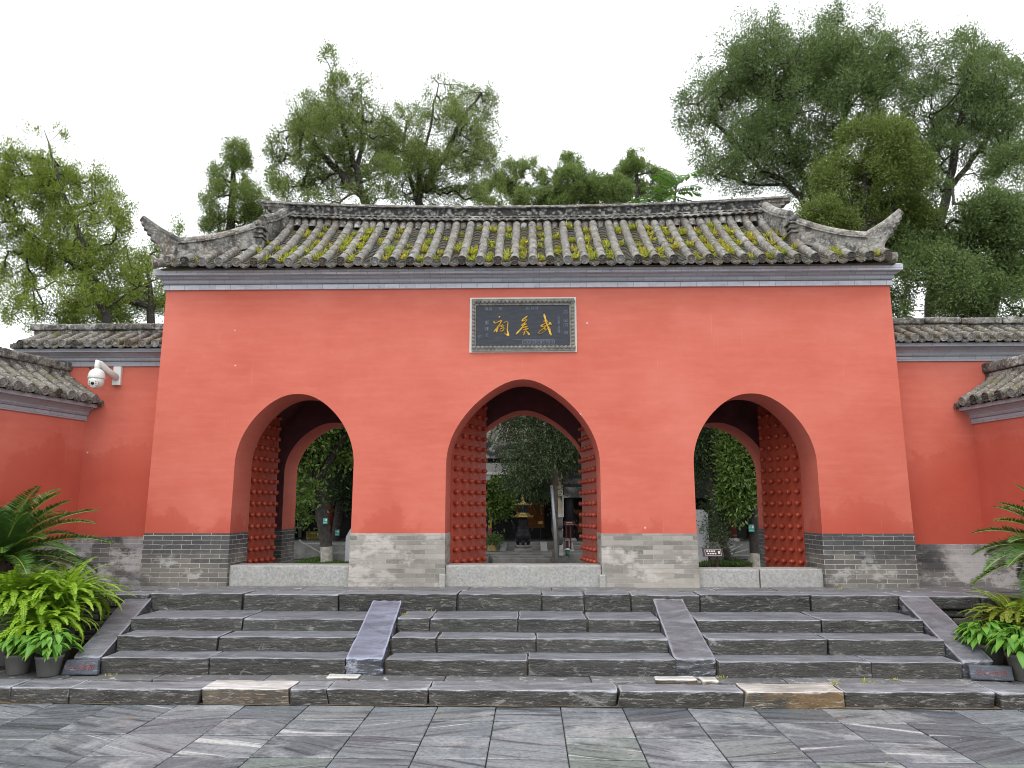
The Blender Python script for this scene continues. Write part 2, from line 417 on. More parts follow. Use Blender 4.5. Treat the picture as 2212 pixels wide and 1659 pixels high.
def mat_door():
    g = G('red_door_paint'); P = g.P
    n = g.noise(P, 5, 6, .7); n2 = g.noise(P, 40, 4, .7)
    c = g.ramp(n, [(.3, (.39, .058, .031)), (.7, (.50, .10, .056))])
    z = g.sep(P)[2]
    wear = g.math('SUBTRACT', g.noise(g.map(P, (1, 1, 1.5)), 8, 7, .8), g.math('MULTIPLY', g.math('SUBTRACT', z, .9), .05))
    c = g.mix(g.ramp(wear, [(.605, 0), (.635, .8)]), c, (.40, .30, .24))
    g.bump(n2, .2, .006)
    return g.done(c, .42, .5)

def mat_plaque():
    g = G('blue_black_lacquer'); P = g.P
    n = g.noise(g.map(P, (2, 1, 14)), 3, 6, .7)
    c = g.ramp(n, [(.35, (.022, .025, .034)), (.7, (.046, .050, .064))])
    s1 = g.noise(g.map(P, (3, 1, 60)), 2.2, 4, .7); s2 = g.noise(g.map(P, (60, 1, 3)), 2.0, 4, .7)
    c = g.mix(g.ramp(s1, [(.68, 0), (.78, .5)]), c, (.24, .30, .38))
    c = g.mix(g.ramp(s2, [(.70, 0), (.80, .4)]), c, (.24, .30, .38))
    return g.done(c, .6, .4)

M = dict(
    plaster=mat_plaster(),
    brick=mat_brick('grey_brick', (.040, .042, .048), (.13, .122, .11), (.23, .21, .18), (.48, .46, .43), .58, (.55, .53, .50), dka=.6, top=.75),
    brick_pale=mat_brick('limewashed_brick', (.11, .107, .10), (.26, .24, .21), (.42, .385, .34), (.60, .55, .51), .52, (.42, .40, .37), dka=.18),
    brick_worn=mat_brick('flaking_brick', (.06, .06, .064), (.15, .14, .13), (.26, .24, .22), (.62, .59, .58), .47, (.40, .38, .36), .03, .025, dka=.7, top=.45),
    step=mat_slate('dark_step_stone', (.026, .0265, .026), (.080, .077, .071), (.25, .24, .22), .58, (.30, .5), top_lit=(.185, .197, .222), bump=1.0),
    kerb=mat_slate('kerb_stone', (.024, .023, .020), (.075, .070, .062), (.30, .29, .28), .58, (.30, .5), top_lit=(.215, .225, .248), bump=.9),
    kerb_pale=mat_slate('pale_kerb_stone', (.045, .036, .026), (.12, .10, .078), (.36, .33, .29), .6, (.35, .6), warm=.18, top_lit=(.50, .49, .47)),
    kerb_rust=mat_slate('rust_stained_kerb', (.034, .030, .024), (.095, .085, .068), (.4, .36, .28), .6, (.35, .6), warm=.30, top_lit=(.43, .41, .38)),
    cheek=mat_slate('purple_grey_slab', (.035, .036, .04), (.08, .082, .09), (.38, .39, .42), .58, (.4, .6), (3, .8, 3), False, .5, top_lit=(.135, .14, .158)),
    cheek_blue=mat_slate('blue_grey_slab', (.035, .037, .042), (.08, .084, .095), (.36, .38, .45), .55, (.4, .6), (4, 4, 4), False, .7, top_lit=(.165, .18, .235)),
    warn=mat_slate('sign_slate', (.05, .056, .07), (.10, .11, .135), (.26, .28, .32), .6, (.4, .6), (2, 2, 4), False, .4),
    paving=mat_paving(),
    landing=mat_slate('landing_stone', (.08, .08, .085), (.17, .17, .175), (.4, .4, .4), .62, (.35, .6)),
    sill=mat_granite(),
    cornice=mat_cornice('grey_painted_brick', 1.3), course=mat_cornice('pale_grey_brick', 2.2),
    tube=mat_tile('grey_tube_tile', (.135, .128, .115), (.26, .25, .23), (.42, .40, .36), brown=.5),
    pan=mat_tile('mossy_pan_tile', (.045, .043, .036), (.10, .092, .075), (.16, .15, .12), .42, (.085, .075, .015)),
    tube_mossy=mat_tile('mossy_tube_tile', (.13, .12, .10), (.22, .20, .17), (.36, .34, .30), .36, (.10, .095, .02)),
    disc=mat_tile('tile_end', (.032, .032, .030), (.07, .068, .062), (.20, .19, .165)),
    disc_pale=mat_tile('pale_tile_end', (.17, .165, .155), (.26, .25, .235), (.38, .37, .34)),
    ridge=mat_tile('ridge_stone', (.12, .115, .105), (.19, .18, .165), (.36, .35, .32), blotch=.8),
    ridge_pale=mat_tile('weathered_ridge_plaster', (.26, .245, .22), (.36, .34, .31), (.46, .44, .41), blotch=.75),
    carved=mat_carved(),
    door=mat_door(), plaque=mat_plaque(),
    plaque_rim=plain('plaque_frame_stone', (.19, .178, .155), .8, 0, .4, 14),
    white_lime=plain('white_lime', (.64, .63, .60), .8, 0, .06),
    gold=plain('gold_leaf', (.80, .52, .08), .38, .55, .2, 20),
    scratch=plain('pale_incised_line', (.17, .20, .25), .7, 0, .4, 20),
    char_red=plain('faded_red_paint', (.26, .06, .06), .6, 0, .4, 40),
    bark=plain('dark_bark', (.040, .034, .030), .85, 0, .5, 9),
    bark_brown=plain('brown_bark', (.085, .062, .045), .85, 0, .5, 9),
    limewash=plain('limewashed_bark', (.34, .32, .28), .85, 0, .35, 10),
    white=plain('white_plastic', (.72, .72, .68), .35, 0, .04),
    black=plain('black_glass', (.01, .01, .012), .15, 0, .1),
    grey_plastic=plain('grey_pot_plastic', (.15, .148, .138), .55, 0, .2),
    terracotta=plain('ochre_glazed_pot', (.38, .26, .10), .5, 0, .2),
    vault=plain('dark_maroon_vault', (.105, .026, .028), .8, 0, .35, 5),  # one dark maroon tone, deeper than the wall plaster
    soil=plain('dark_soil', (.03, .024, .018), .9, 0, .4, 20),
    bronze=plain('dark_bronze', (.022, .022, .026), .45, .5, .3),
    brass=plain('gilded_bronze', (.42, .31, .10), .35, .7, .2),
    stone_pale=plain('pale_arch_stone', (.34, .335, .32), .8, 0, .25, 5),
    stone_white=plain('white_arch_stone', (.55, .545, .53), .75, 0, .15, 5),
    stone_cream=plain('cream_panel', (.60, .54, .42), .8, 0, .15, 5),
    stone_dark=plain('weathered_dark_stone', (.10, .10, .098), .7, 0, .5, 5),
    stone_mid=plain('grey_courtyard_stone', (.19, .185, .175), .7, 0, .35, 4),
    stele=plain('stele_stone', (.36, .37, .38), .7, 0, .12, 2.5),
    wood_dark=plain('dark_timber', (.016, .014, .015), .6, 0, .3),
    wood_red=plain('dark_red_timber', (.11, .018, .014), .5, 0, .3),
    orange=plain('orange_cloth', (.34, .12, .03), .8, 0, .2),
    yellow=plain('yellow_banner', (.46, .36, .06), .8, 0, .15),
    green_bin=plain('green_plastic', (.02, .12, .06), .4, 0, .1),
    teal=plain('teal_enamel', (.04, .30, .24), .4, 0, .1),
    sign_red=plain('dark_red_sign', (.05, .014, .018), .45, 0, .15),
    steel=plain('galvanised_steel', (.30, .33, .36), .4, .5, .15),
    stalk=plain('green_stalk', (.22, .34, .04), .5, 0, .2),
    bamboo=plain('yellow_bamboo', (.30, .24, .07), .6, 0, .3),
    grass=mat_leaf('lawn_blades', [(.03, .07, .012), (.06, .12, .02), (.10, .16, .03)]),
    dirt=plain('brown_dirt', (.13, .095, .06), .9, 0, .4, 9),
    earth=plain('court_earth', (.10, .095, .085), .8, 0, .3, 2),
    cypress=mat_leaf('cypress_sprays', [(0.078, 0.129, 0.029), (0.151, 0.230, 0.050), (0.280, 0.336, 0.095), (0.179, 0.246, 0.056)]),
    cypress_b=mat_leaf('bright_cypress_sprays', [(.075, .13, .018), (.17, .25, .032), (.31, .38, .06), (.21, .29, .035)]),
    cypress_d=mat_leaf('dark_cypress_sprays', [(0.055, 0.101, 0.032), (0.115, 0.190, 0.055), (0.218, 0.287, 0.098), (0.138, 0.207, 0.057)]),
    cypress_m=mat_leaf('olive_cypress_sprays', [(.060, .105, .022), (.125, .19, .04), (.23, .28, .07), (.15, .21, .042)]),
    cypress_shade=mat_leaf('shaded_cypress_sprays', [(.020, .042, .018), (.045, .080, .030), (.10, .135, .055), (.055, .085, .030)]),  # darker cypress copy with courtyard shade put into the leaf colour
    cypress_l=mat_leaf('light_cypress_sprays', [(.09, .15, .04), (.17, .25, .065), (.27, .34, .10), (.18, .25, .065)]),
    broad=mat_leaf('broad_leaves', [(0.056, 0.114, 0.028), (0.130, 0.214, 0.048), (0.243, 0.342, 0.098), (0.149, 0.242, 0.048)]),
    sumac=mat_leaf('pinnate_leaves', [(.05, .14, .02), (.10, .22, .03), (.17, .30, .05), (.10, .22, .03)], .35),
    fern=mat_leaf('fern_fronds', [(.12, .27, .015), (.22, .42, .025), (.40, .58, .05), (.30, .50, .03)], .4, 2.5),
    fern_dry=mat_leaf('dry_fern_fronds', [(.07, .13, .015), (.16, .22, .02), (.30, .27, .03), (.16, .20, .03)], .3, 3),
    lily=mat_leaf('broad_pot_leaves', [(.06, .19, .02), (.12, .30, .035), (.22, .43, .07), (.14, .33, .04)], .3, 3, .35),
    cycad=mat_leaf('cycad_leaflets', [(.024, .080, .014), (.055, .145, .024), (.115, .21, .05), (.06, .145, .03)], .15, 2, .35),
    cycad_dry=mat_leaf('dry_leaflets', [(.30, .17, .06), (.45, .30, .10), (.50, .36, .16)], .2),
    weeds=mat_leaf('roof_weed_leaves', [(0.203, 0.319, 0.029), (0.406, 0.464, 0.043), (0.600, 0.493, 0.058), (0.600, 0.377, 0.058), (0.290, 0.406, 0.043)], .25, 1.5),
    cloth_dark=plain('dark_clothing', (.012, .013, .02), .9, 0, .2),
    skin=plain('skin', (.30, .17, .11), .6, 0, .05),
)

# ================================================================ ground and paving
mb = MB(); mb.add([(-400, -400, -.03), (400, -400, -.03), (400, 800, -.03), (-400, 800, -.03)], [(0, 1, 2, 3)])
tag(mb.build('ground', M['earth']), kind='structure')
rng = random.Random(3)
mb = MB()
ys = [7.10, 6.62, 6.17, 5.64, 5.13]
while ys[-1] > -4: ys.append(ys[-1] - rng.uniform(.45, .55))
xs = [-.312, .249, .785, 1.34]
while xs[-1] < 8.5: xs.append(xs[-1] + rng.uniform(.52, .60))
l = [-.822]
while l[-1] > -8.5: l.append(l[-1] - rng.uniform(.52, .60))
xs = sorted(l + xs)
for j in range(len(ys) - 1):
    y1, y0 = ys[j], ys[j + 1]
    for i in range(len(xs) - 1):
        x0, x1 = xs[i], xs[i + 1]; g_ = .0045; b_ = .005
        z = rng.uniform(-.003, .003); t1, t2 = rng.uniform(-.003, .003), rng.uniform(-.003, .003)
        h_ = .008; a = [(x0 + g_, y0 + h_), (x1 - g_, y0 + h_), (x1 - g_, y1 - h_), (x0 + g_, y1 - h_)]
        c = [(x0 + g_ + b_, y0 + h_ + b_), (x1 - g_ - b_, y0 + h_ + b_), (x1 - g_ - b_, y1 - h_ - b_), (x0 + g_ + b_, y1 - h_ - b_)]
        dz = [z - t1, z + t1, z + t2, z - t2]
        mb.add([(*p, -.02) for p in a] + [(*p, d - .004) for p, d in zip(a, dz)] + [(*p, d) for p, d in zip(c, dz)],
               [(k, (k + 1) % 4, 4 + (k + 1) % 4, 4 + k) for k in range(4)] + [(4 + k, 4 + (k + 1) % 4, 8 + (k + 1) % 4, 8 + k) for k in range(4)] + [(8, 9, 10, 11)])
tag(mb.build('paving', M['paving']), kind='structure')

# ================================================================ stone stairs
Z1, Z2, Z3, Z4, Z5 = .137, .283, .425, .557, .744
st = thing('stone_staircase', 'wide flight of weathered dark wet stone steps with four sloping slabs up to the gate', 'staircase', (-.1, 7.08, 0))
def row(name, joints, y0, y1, z0, z1, mat, seed, gap=.009, amp=(.010, .020, .004), rnd=.010):
    mb = MB(); r = random.Random(seed)
    for i in range(len(joints) - 1):
        dy = r.uniform(-.014, .014); dz = r.uniform(-.006, .005)
        sk = r.uniform(-.03, .03); x0, x1 = joints[i] + gap * r.uniform(.4, 1.6), joints[i + 1] - gap * r.uniform(.4, 1.6)
        def warp(q, x0=x0, x1=x1, sk=sk, dy=dy):
            t = (q.x - x0) / (x1 - x0)
            q.x += sk * (.5 - abs(t - .5)) * 0 + sk * (z1 - q.z) * (1 if t > .5 else -1)
            q.y += dy + .012 * noise.noise(Vector((q.x * 1.7, seed, 0)))
            q.z += dz + .006 * noise.noise(Vector((q.x * 1.3, seed + 5, 0)))
            return q
        mb.rough(x0, x1, y0, y1, z0, z1, seed=seed * 10 + i, amp=amp, rnd=rnd, seg=.045, chip=2.0, warp=warp)
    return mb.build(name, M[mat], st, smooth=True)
bays = [([-4.17, -3.11, -1.79], [-4.22, -3.17, -1.78], [-4.30, -3.08, -1.76]),
        ([-1.40, -.04, 1.38], [-1.42, -.96, .05, 1.37], [-1.43, -1.08, -.14, .59, 1.36]),
        ([1.77, 3.20, 4.05], [1.75, 2.93, 4.08], [1.73, 3.03, 4.10])]
sd = 1
for bi, (r1, r2, r3) in enumerate(bays):
    row('step', r1, 7.697 - .02 * (bi == 2), 8.30, Z1 - .03, Z2, 'step', sd); sd += 1
    row('step', r2, 8.035 - .02 * (bi == 2), 8.70, Z2 - .06, Z3, 'step', sd); sd += 1
    row('step', r3, 8.45 - .02 * (bi == 2), 9.25, Z3 - .06, Z4, 'step', sd); sd += 1
row('landing_edge', [-4.40, -3.32, -2.21, -.84, .11, .61, 1.13, 1.92, 3.16, 4.14], 9.075, 9.50, Z4 - .05, Z5, 'step', 40, amp=(.008, .018, .004), rnd=.011)
# bottom course: every stone is its own part
kj = [-6.6, -5.5, -4.64, -4.10, -2.92, -2.13, -1.80, -.91, .75, 1.84, 2.71, 4.02, 5.2, 6.6]
km = ['kerb', 'kerb', 'kerb', 'kerb', 'kerb_pale', 'kerb', 'kerb', 'kerb', 'kerb', 'kerb_rust', 'kerb', 'kerb', 'kerb']
r = random.Random(8)
for i in range(len(kj) - 1):
    mb = MB(); j0, j1 = r.uniform(-.02, .02), r.uniform(-.02, .02); dy = r.uniform(-.03, .02)
    def warp(q, x0=kj[i], x1=kj[i + 1], j0=j0, j1=j1, dy=dy, i=i):
        q.x += (j0 if q.x < (x0 + x1) / 2 else j1) * (q.z / .14 - .5) * 2
        q.y += dy + .02 * noise.noise(Vector((q.x * 1.6, i, 3)))
        q.z += .008 * noise.noise(Vector((q.x * 1.2, q.y * 2, i)))
        return q
    mb.rough(kj[i] + .008, kj[i + 1] - .008, 7.09, 7.09 + r.uniform(.30, .36), -.01, Z1, seg=.05, seed=100 + i, rnd=.012, amp=(.010, .018, .005), chip=2.0, warp=warp)
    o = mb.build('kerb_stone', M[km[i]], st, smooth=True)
    if km[i] == 'kerb_rust': o['label'] = 'bottom kerb stone with orange rust stains'
    if km[i] == 'kerb_pale': o['label'] = 'pale brownish bottom kerb stone'
mb = MB()
tj = [-6.6, -5.3, -4.4, -3.55, -2.5, -1.7, -.82, .55, 1.25, 2.35, 3.3, 4.4, 5.5, 6.6]
for i in range(len(tj) - 1):
    mb.rough(tj[i] + .006, tj[i + 1] - .006, 7.47, 7.85, Z1 - .10, Z1 - .004 + r.uniform(-.006, .004), seg=.09, seed=140 + i, rnd=.010, amp=(.006, .01, .004))
mb.build('tread_slabs', M['landing'], st, smooth=True)
for nm, x0, x1, y0, mt in [('infill_stone', -1.93, -1.62, 7.50, 'kerb_pale'), ('infill_stone', 1.14, 1.52, 7.47, 'kerb_pale'), ('infill_stone', 1.55, 1.72, 7.43, 'kerb_rust')]:
    mb = MB(); mb.rough(x0, x1, y0, y0 + .17, Z1 - .05, Z1 + .016, seg=.04, seed=int(x0 * 50), rnd=.03, amp=(.02, .02, .004), chip=2); mb.build(nm, M[mt], st, smooth=True)
mb = MB(); n_ = 220
for i in range(n_):                        # damp grit washed against the bottom course
    x0, x1 = -7.5 + 15 * i / n_, -7.5 + 15 * (i + 1) / n_
    w0, w1 = [.035 + .05 * (noise.noise(Vector((x * 2.3, 1, 1))) + .35 * noise.noise(Vector((x * 11, 2, 1)))) for x in (x0, x1)]
    mb.add([(x0, 7.10 - max(.004, w0), .0075), (x1, 7.10 - max(.004, w1), .0075), (x1, 7.2, .012), (x0, 7.2, .012)], [(0, 1, 2, 3)])
mb.build('grit_line', M['dirt'], st)
# mortar and rubble core under the treads
mb = MB()
mb.box(-4.42, 4.12, 7.40, 9.4, .0, Z1 - .035); mb.box(-4.20, 4.05, 7.78, 9.4, Z1 - .035, Z2 - .03)
mb.box(-4.25, 4.06, 8.10, 9.4, Z2 - .03, Z3 - .03); mb.box(-4.3, 4.08, 8.52, 9.4, Z3 - .03, Z4 - .03)
mb.build('mortar_core', plain('damp_mortar', (.16, .13, .10), .8, 0, .4, 6), st)
def cheek(xb0, xb1, yb, zb, xt0, xt1, yt, zt, mat, seed, foot=True):
    mb = MB(); p = MB(); p.rough(0, 1, 0, 1, 0, 1, seg=.08, rnd=.05, amp=(.02, .012, .02), seed=seed)
    vs = []
    for a, b, c in p.v:
        x = (xb0 + (xb1 - xb0) * a) * (1 - b) + (xt0 + (xt1 - xt0) * a) * b
        y = yb + (yt - yb) * b; zt_ = zb + (zt - zb) * b
        z0 = Z1 - .02 if b < .15 else Z1 - .02 + (zt_ - .18 - Z1) * (b - .15) / .85
        vs.append((x, y, z0 + (zt_ - z0) * c + .006 * noise.noise(Vector((x * 3, y * 3, seed)))))
    mb.add(vs, p.f)
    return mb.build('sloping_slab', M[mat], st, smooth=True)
cheek(-4.45, -4.18, 7.70, .285, -4.73, -4.42, 9.30, .752, 'cheek', 1)['label'] = 'purple grey sloping slab at the end of the steps beside the ferns'
cheek(-1.785, -1.425, 7.675, .285, -1.775, -1.445, 8.86, .700, 'cheek_blue', 2)['label'] = 'pale blue grey sloping slab with rounded top'
cheek(1.365, 1.76, 7.74, .285, 1.365, 1.70, 8.99, .715, 'cheek', 3)['label'] = 'cracked grey sloping slab between the middle and right steps'
cheek(4.06, 4.36, 7.70, .285, 4.13, 4.47, 9.06, .742, 'cheek', 4)['label'] = 'mottled sloping slab at the end of the steps beside the dry fern'

# ================================================================ terrace the gate stands on
te = thing('stone_terrace', 'low brick and stone platform carrying the gate and its walls', 'terrace', (-.1, 9.5, 0))
mb = MB()
mb.box(-8.2, 8.2, 9.14, 13.6, 0, Z5 - .03)
mb.build('core', M['stone_dark'], te)
r = random.Random(5); k = 0
for x0, x1 in [(-8.2, -4.41), (4.15, 8.2)]:
    x = x0
    while x < x1 - .2:
        L = min(r.uniform(.7, 1.1), x1 - x)
        if x1 - x - L < .3: L = x1 - x
        mb = MB(); mb.rough(x + .005, x + L - .005, 9.02 + r.uniform(0, .04), 9.5, Z5 - .15, Z5 + r.uniform(-.01, .004), seg=.08, seed=200 + k, rnd=.02, amp=(.008, .014, .005)); x += L; k += 1
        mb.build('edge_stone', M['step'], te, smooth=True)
old_brick = mat_slate('old_wall_brick', (.045, .044, .042), (.15, .14, .125), (.32, .30, .27), .6, (.4, .7), (2, 2, 4))
for x0, x1 in [(-8.2, -4.3), (4.10, 8.2)]:
    mb = MB(); zz = Z1; rowi = 0
    while zz < Z5 - .16:
        h = r.uniform(.060, .085); x = x0 - r.uniform(0, .2)
        h = min(h, Z5 - .152 - zz)
        while x < x1 - .08:
            L = min(r.uniform(.2, .34), x1 - x)
            mb.rough(x + .004, x + L - .006, 9.06 + r.uniform(0, .03), 9.2, zz + .004, zz + h - .006, seg=.07, seed=300 + k, rnd=.014, amp=(.006, .008, .005)); x += L; k += 1
        zz += h
    mb.build('brick_face', old_brick, te, smooth=True)
mb = MB(); x = -8.2
while x < 8.2:
    L = r.uniform(.7, 1.3)
    mb.rough(x + .004, min(x + L, 8.2) - .004, 9.50, 9.98, Z5 - .05, Z5 + r.uniform(-.004, .006), seg=.1, seed=500 + k, rnd=.008, amp=(.003, .006, .003)); x += L; k += 1
mb.box(-8.2, 8.2, 9.985, 13.6, Z5 - .03, Z5 - .002)
mb.build('top_slabs', M['landing'], te, smooth=False)
# planting beds at both ends of the stairs
for x0, x1 in [(-8.2, -4.46), (4.42, 8.2)]:
    mb = MB(); mb.rough(x0, x1, 7.84, 9.06, 0, Z1 + .004, seg=.12, rnd=.02, amp=(.01, .01, .02), seed=int(x0))
    tag(mb.build('planting_soil', M['soil'], smooth=True), kind='structure')

# ================================================================ gate
GX0, GX1 = -4.965, 4.795; GC = -.085
ZB, ZW = 1.405, 4.66          # top of the brick base, top of the plaster
def yf(z): return 9.93 + .03 * (z - Z5)
YA, YB, YR = 10.60, 12.0, 12.65
ARCH = [dict(c=-3.08, h=.78, zs=2.28, zt=3.215, a=1.18, e=.4, sill=(1.000, -3.85, -2.31)),
        dict(c=-.103, h=.995, zs=2.28, zt=3.400, a=1.20, e=.18, sill=(1.006, -1.09, .885)),
        dict(c=2.875, h=.785, zs=2.28, zt=3.20, a=1.18, e=.4, sill=(.965, 2.10, 3.65))]
def arc(A, dh=0, dz=0, z0=ZB, n=40):
    h = A['h'] + dh; H = A['zt'] + dz - A['zs']; pts = [(A['c'] - h, z0)]
    for i in range(n + 1):
        th = PI - PI * i / n; x = math.cos(th); jt = 1 + .010 * (1 - x * x) * noise.noise(Vector((A['c'] * 3, th * 2.2, 1)))
        e_ = A['e']; xr = (math.sqrt(x * x + e_ * e_) - e_) / (math.sqrt(1 + e_ * e_) - e_)
        pts.append((A['c'] + h * jt * x, A['zs'] + H * (max(0, 1 - xr ** A['a'])) ** .5))
    pts.append((A['c'] + h, z0)); return pts
gt = thing('temple_gate', 'long red plastered temple gate with three arched doorways under a grey tiled roof', 'gate', (GC, 11.3, Z5))
LAY = [('f', 0, 0), ('m', .20, .32), ('r', -.01, -.155)]
def prof(dh, dz, z0=ZB): return [arc(A, dh, dz, z0) for A in ARCH]
def plaster_mesh():
    import bmesh
    bm = bmesh.new()
    def face_with_notches(y_of, profs, flip):
        def quad(a):
            vs = [bm.verts.new((x, y_of(z), z)) for x, z in a]; bm.faces.new(vs[::-1] if flip else vs)
        xp = GX0
        for p in profs:
            quad([(xp, ZB), (p[0][0], ZB), (p[0][0], p[1][1]), (xp, p[1][1])]); quad([(xp, p[1][1]), (p[0][0], p[1][1]), (p[0][0], ZW), (xp, ZW)])
            for (x0, z0), (x1, z1) in zip(p[1:-2], p[2:-1]): quad([(x0, z0), (x1, z1), (x1, ZW), (x0, ZW)])
            xp = p[-1][0]
        quad([(xp, ZB), (GX1, ZB), (GX1, ARCH[2]['zs']), (xp, ARCH[2]['zs'])]); quad([(xp, ARCH[2]['zs']), (GX1, ARCH[2]['zs']), (GX1, ZW), (xp, ZW)])
    F_, MID, RE = prof(0, 0), prof(.20, .32), prof(-.01, -.155)
    face_with_notches(yf, F_, False)
    face_with_notches(lambda z: YR, RE, True)
    def strip(p, ya, yb, n=4):
        for i in range(len(p) - 1):
            (x0, z0), (x1, z1) = p[i], p[i + 1]
            for k in range(n):
                t0, t1 = k / n, (k + 1) / n
                y = lambda z, t: (ya(z) if callable(ya) else ya) * (1 - t) + yb * t
                q = [bm.verts.new(v) for v in [(x0, y(z0, t0), z0), (x0, y(z0, t1), z0), (x1, y(z1, t1), z1), (x1, y(z1, t0), z1)]]
                bm.faces.new(q)
    def ring(p, q, y, flip):
        for i in range(len(p) - 1):
            a = [(p[i][0], y, p[i][1]), (p[i + 1][0], y, p[i + 1][1]), (q[i + 1][0], y, q[i + 1][1]), (q[i][0], y, q[i][1])]
            vs = [bm.verts.new(v) for v in a]
            bm.faces.new(vs[::-1] if flip else vs)
    for i in range(3):
        strip(F_[i], yf, YA)
        strip(RE[i], YB, YR)
    for x, fl in ((GX0, 0), (GX1, 1)):
        q = [(x, yf(ZB), ZB), (x, YR, ZB), (x, YR, ZW), (x, yf(ZW), ZW)]
        vs = [bm.verts.new(v) for v in q]; bm.faces.new(vs if fl else vs[::-1])
    bm.faces.new([bm.verts.new(v) for v in [(GX0, yf(ZW), ZW), (GX1, yf(ZW), ZW), (GX1, YR, ZW), (GX0, YR, ZW)]])
    bmesh.ops.remove_doubles(bm, verts=bm.verts, dist=.0005)
    me = bpy.data.meshes.new('wall'); bm.to_mesh(me); bm.free(); return me
link('wall', plaster_mesh(), M['plaster'], gt)
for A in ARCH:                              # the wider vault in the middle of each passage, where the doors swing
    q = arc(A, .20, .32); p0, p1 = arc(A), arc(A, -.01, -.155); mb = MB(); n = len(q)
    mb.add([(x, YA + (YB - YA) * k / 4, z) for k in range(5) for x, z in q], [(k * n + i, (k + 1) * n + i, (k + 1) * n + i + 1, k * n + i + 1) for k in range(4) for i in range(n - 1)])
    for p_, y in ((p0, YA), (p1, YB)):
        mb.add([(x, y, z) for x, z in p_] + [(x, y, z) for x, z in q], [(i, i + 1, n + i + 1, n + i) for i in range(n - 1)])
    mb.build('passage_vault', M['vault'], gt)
# brick base: four piers, plan polygons with the widths of the three tunnel sections
def pier_poly(x0, x1, la, ra):
    e = .006     # bricks stand a little proud of the plaster
    L = [(x0 - e if la is None else x0, 'f')]
    def side(A, s):
        c, h = A['c'], A['h']
        return [(c + s * (h - e), None), (c + s * (h - e), YA - e), (c + s * (h + .20 - e), YA - e), (c + s * (h + .20 - e), YB + e), (c + s * (h - .01 - e), YB + e), (c + s * (h - .01 - e), YR + e)]
    left = side(ARCH[la], 1) if la is not None else [(x0 - e, None), (x0 - e, YR + e)]
    right = side(ARCH[ra], -1) if ra is not None else [(x1 + e, None), (x1 + e, YR + e)]
    return left, right
piers = [(GX0, None, None, 0), (None, None, 0, 1), (None, None, 1, 2), (None, GX1, 2, None)]
for i, (x0, x1, la, ra) in enumerate(piers):
    left, right = pier_poly(x0, x1, la, ra)
    poly = [(x, y) for x, y in left[::-1]] + [(x, y) for x, y in right]
    fy = lambda y, z: (yf(z) - .008) if y is None else y
    mb = MB(); mb.extrude(poly, lambda a, b: (a, fy(b, ZB), ZB), lambda a, b: (a, fy(b, Z5 - .02), Z5 - .02))
    o = mb.build('brick_base', M['brick'] if i in (0, 3) else M['brick_pale'], gt)
# door sills and the little pivot stones beside the middle one
for A, s in zip(ARCH, (11, 12, 13)):
    z1, x0, x1 = A['sill']
    mb = MB()
    if s == 13:
        mb.rough(x0, 2.86, 9.99, 10.40, Z5 - .02, z1 - .004, seg=.06, seed=s, rnd=.012, amp=(.006, .008, .004)); mb.rough(2.868, x1, 9.985, 10.40, Z5 - .02, z1, seg=.06, seed=s + 30, rnd=.012, amp=(.006, .008, .004))
    else: mb.rough(x0, x1, 9.98, 10.40, Z5 - .02, z1, seg=.06, seed=s, rnd=.014, amp=(.006, .010, .004))
    mb.build('door_sill', M['sill'], gt, smooth=True)
for x in (-1.125, .885):
    mb = MB(); mb.rough(x - .035, x + .045, 9.90, 10.1, Z5 - .01, .90, seg=.04, seed=int(x * 9), rnd=.01, amp=(.004, .004, .004)); mb.build('pivot_stone', M['sill'], gt, smooth=True)
# studded door leaves, swung inwards
STUD_REST = MB()
def leaf(hx, hy, ang, wid, z0, z1, sgn, single=0):
    """ang from +Y; sgn +1: studded face looks to +X side"""
    d = Vector((math.sin(ang), math.cos(ang), 0)); n = Vector((math.cos(ang), -math.sin(ang), 0)) * sgn
    o = Vector((hx, hy, 0)); P = lambda s, t, z: o + d * s + n * t + Vector((0, 0, z))
    mb = MB(); nb = 5
    for k in range(nb):
        a, b = wid * k / nb + .002, wid * (k + 1) / nb - .002
        mb.hexa([P(a, -.05, z0), P(b, -.05, z0), P(b, 0, z0), P(a, 0, z0), P(a, -.05, z1), P(b, -.05, z1), P(b, 0, z1), P(a, 0, z1)] if sgn > 0 else
                [P(a, 0, z0), P(b, 0, z0), P(b, -.05, z0), P(a, -.05, z0), P(a, 0, z1), P(b, 0, z1), P(b, -.05, z1), P(a, -.05, z1)])
    mb.hexa([P(0, -.02, z0 + .03), P(wid, -.02, z0 + .03), P(wid, .008, z0 + .03), P(0, .008, z0 + .03), P(0, -.02, z0 + .035), P(wid, -.02, z0 + .035), P(wid, .008, z0 + .035), P(0, .008, z0 + .035)])
    o_ = mb.build('door_leaf', M['door'], gt)
    rows = int((z1 - z0) / .158); Mx = n.to_track_quat('Z', 'Y').to_matrix().to_4x4(); proto = None
    SP = [(.030, 0), (.031, .045), (.028, .060), (.018, .068)]
    for i in range(rows):
        for j in range(5):
            c = P(wid * (j + .5) / 5, 0, z0 + .07 + i * .158)
            if i >= single: STUD_REST.lathe(SP, c, 10, Mx); continue
            if proto is None:
                sb = MB(); sb.lathe(SP, c, 10, Mx); proto = sb.build('stud', M['door'], o_, smooth=True); c0 = c
            else:
                q = proto.copy(); COL.objects.link(q); q.parent = o_; q.location = c - c0
    return o_
leaf(-3.915, 10.66, R(10), .80, Z5 + .03, 3.24, 1)
leaf(3.70, 10.66, R(-22), .86, Z5 + .03, 3.22, -1, 15)
leaf(-1.10, 10.64, R(25), 1.02, Z5 + .03, 3.42, 1, 5)
leaf(.92, 10.64, R(-9), 1.02, Z5 + .03, 3.42, -1)
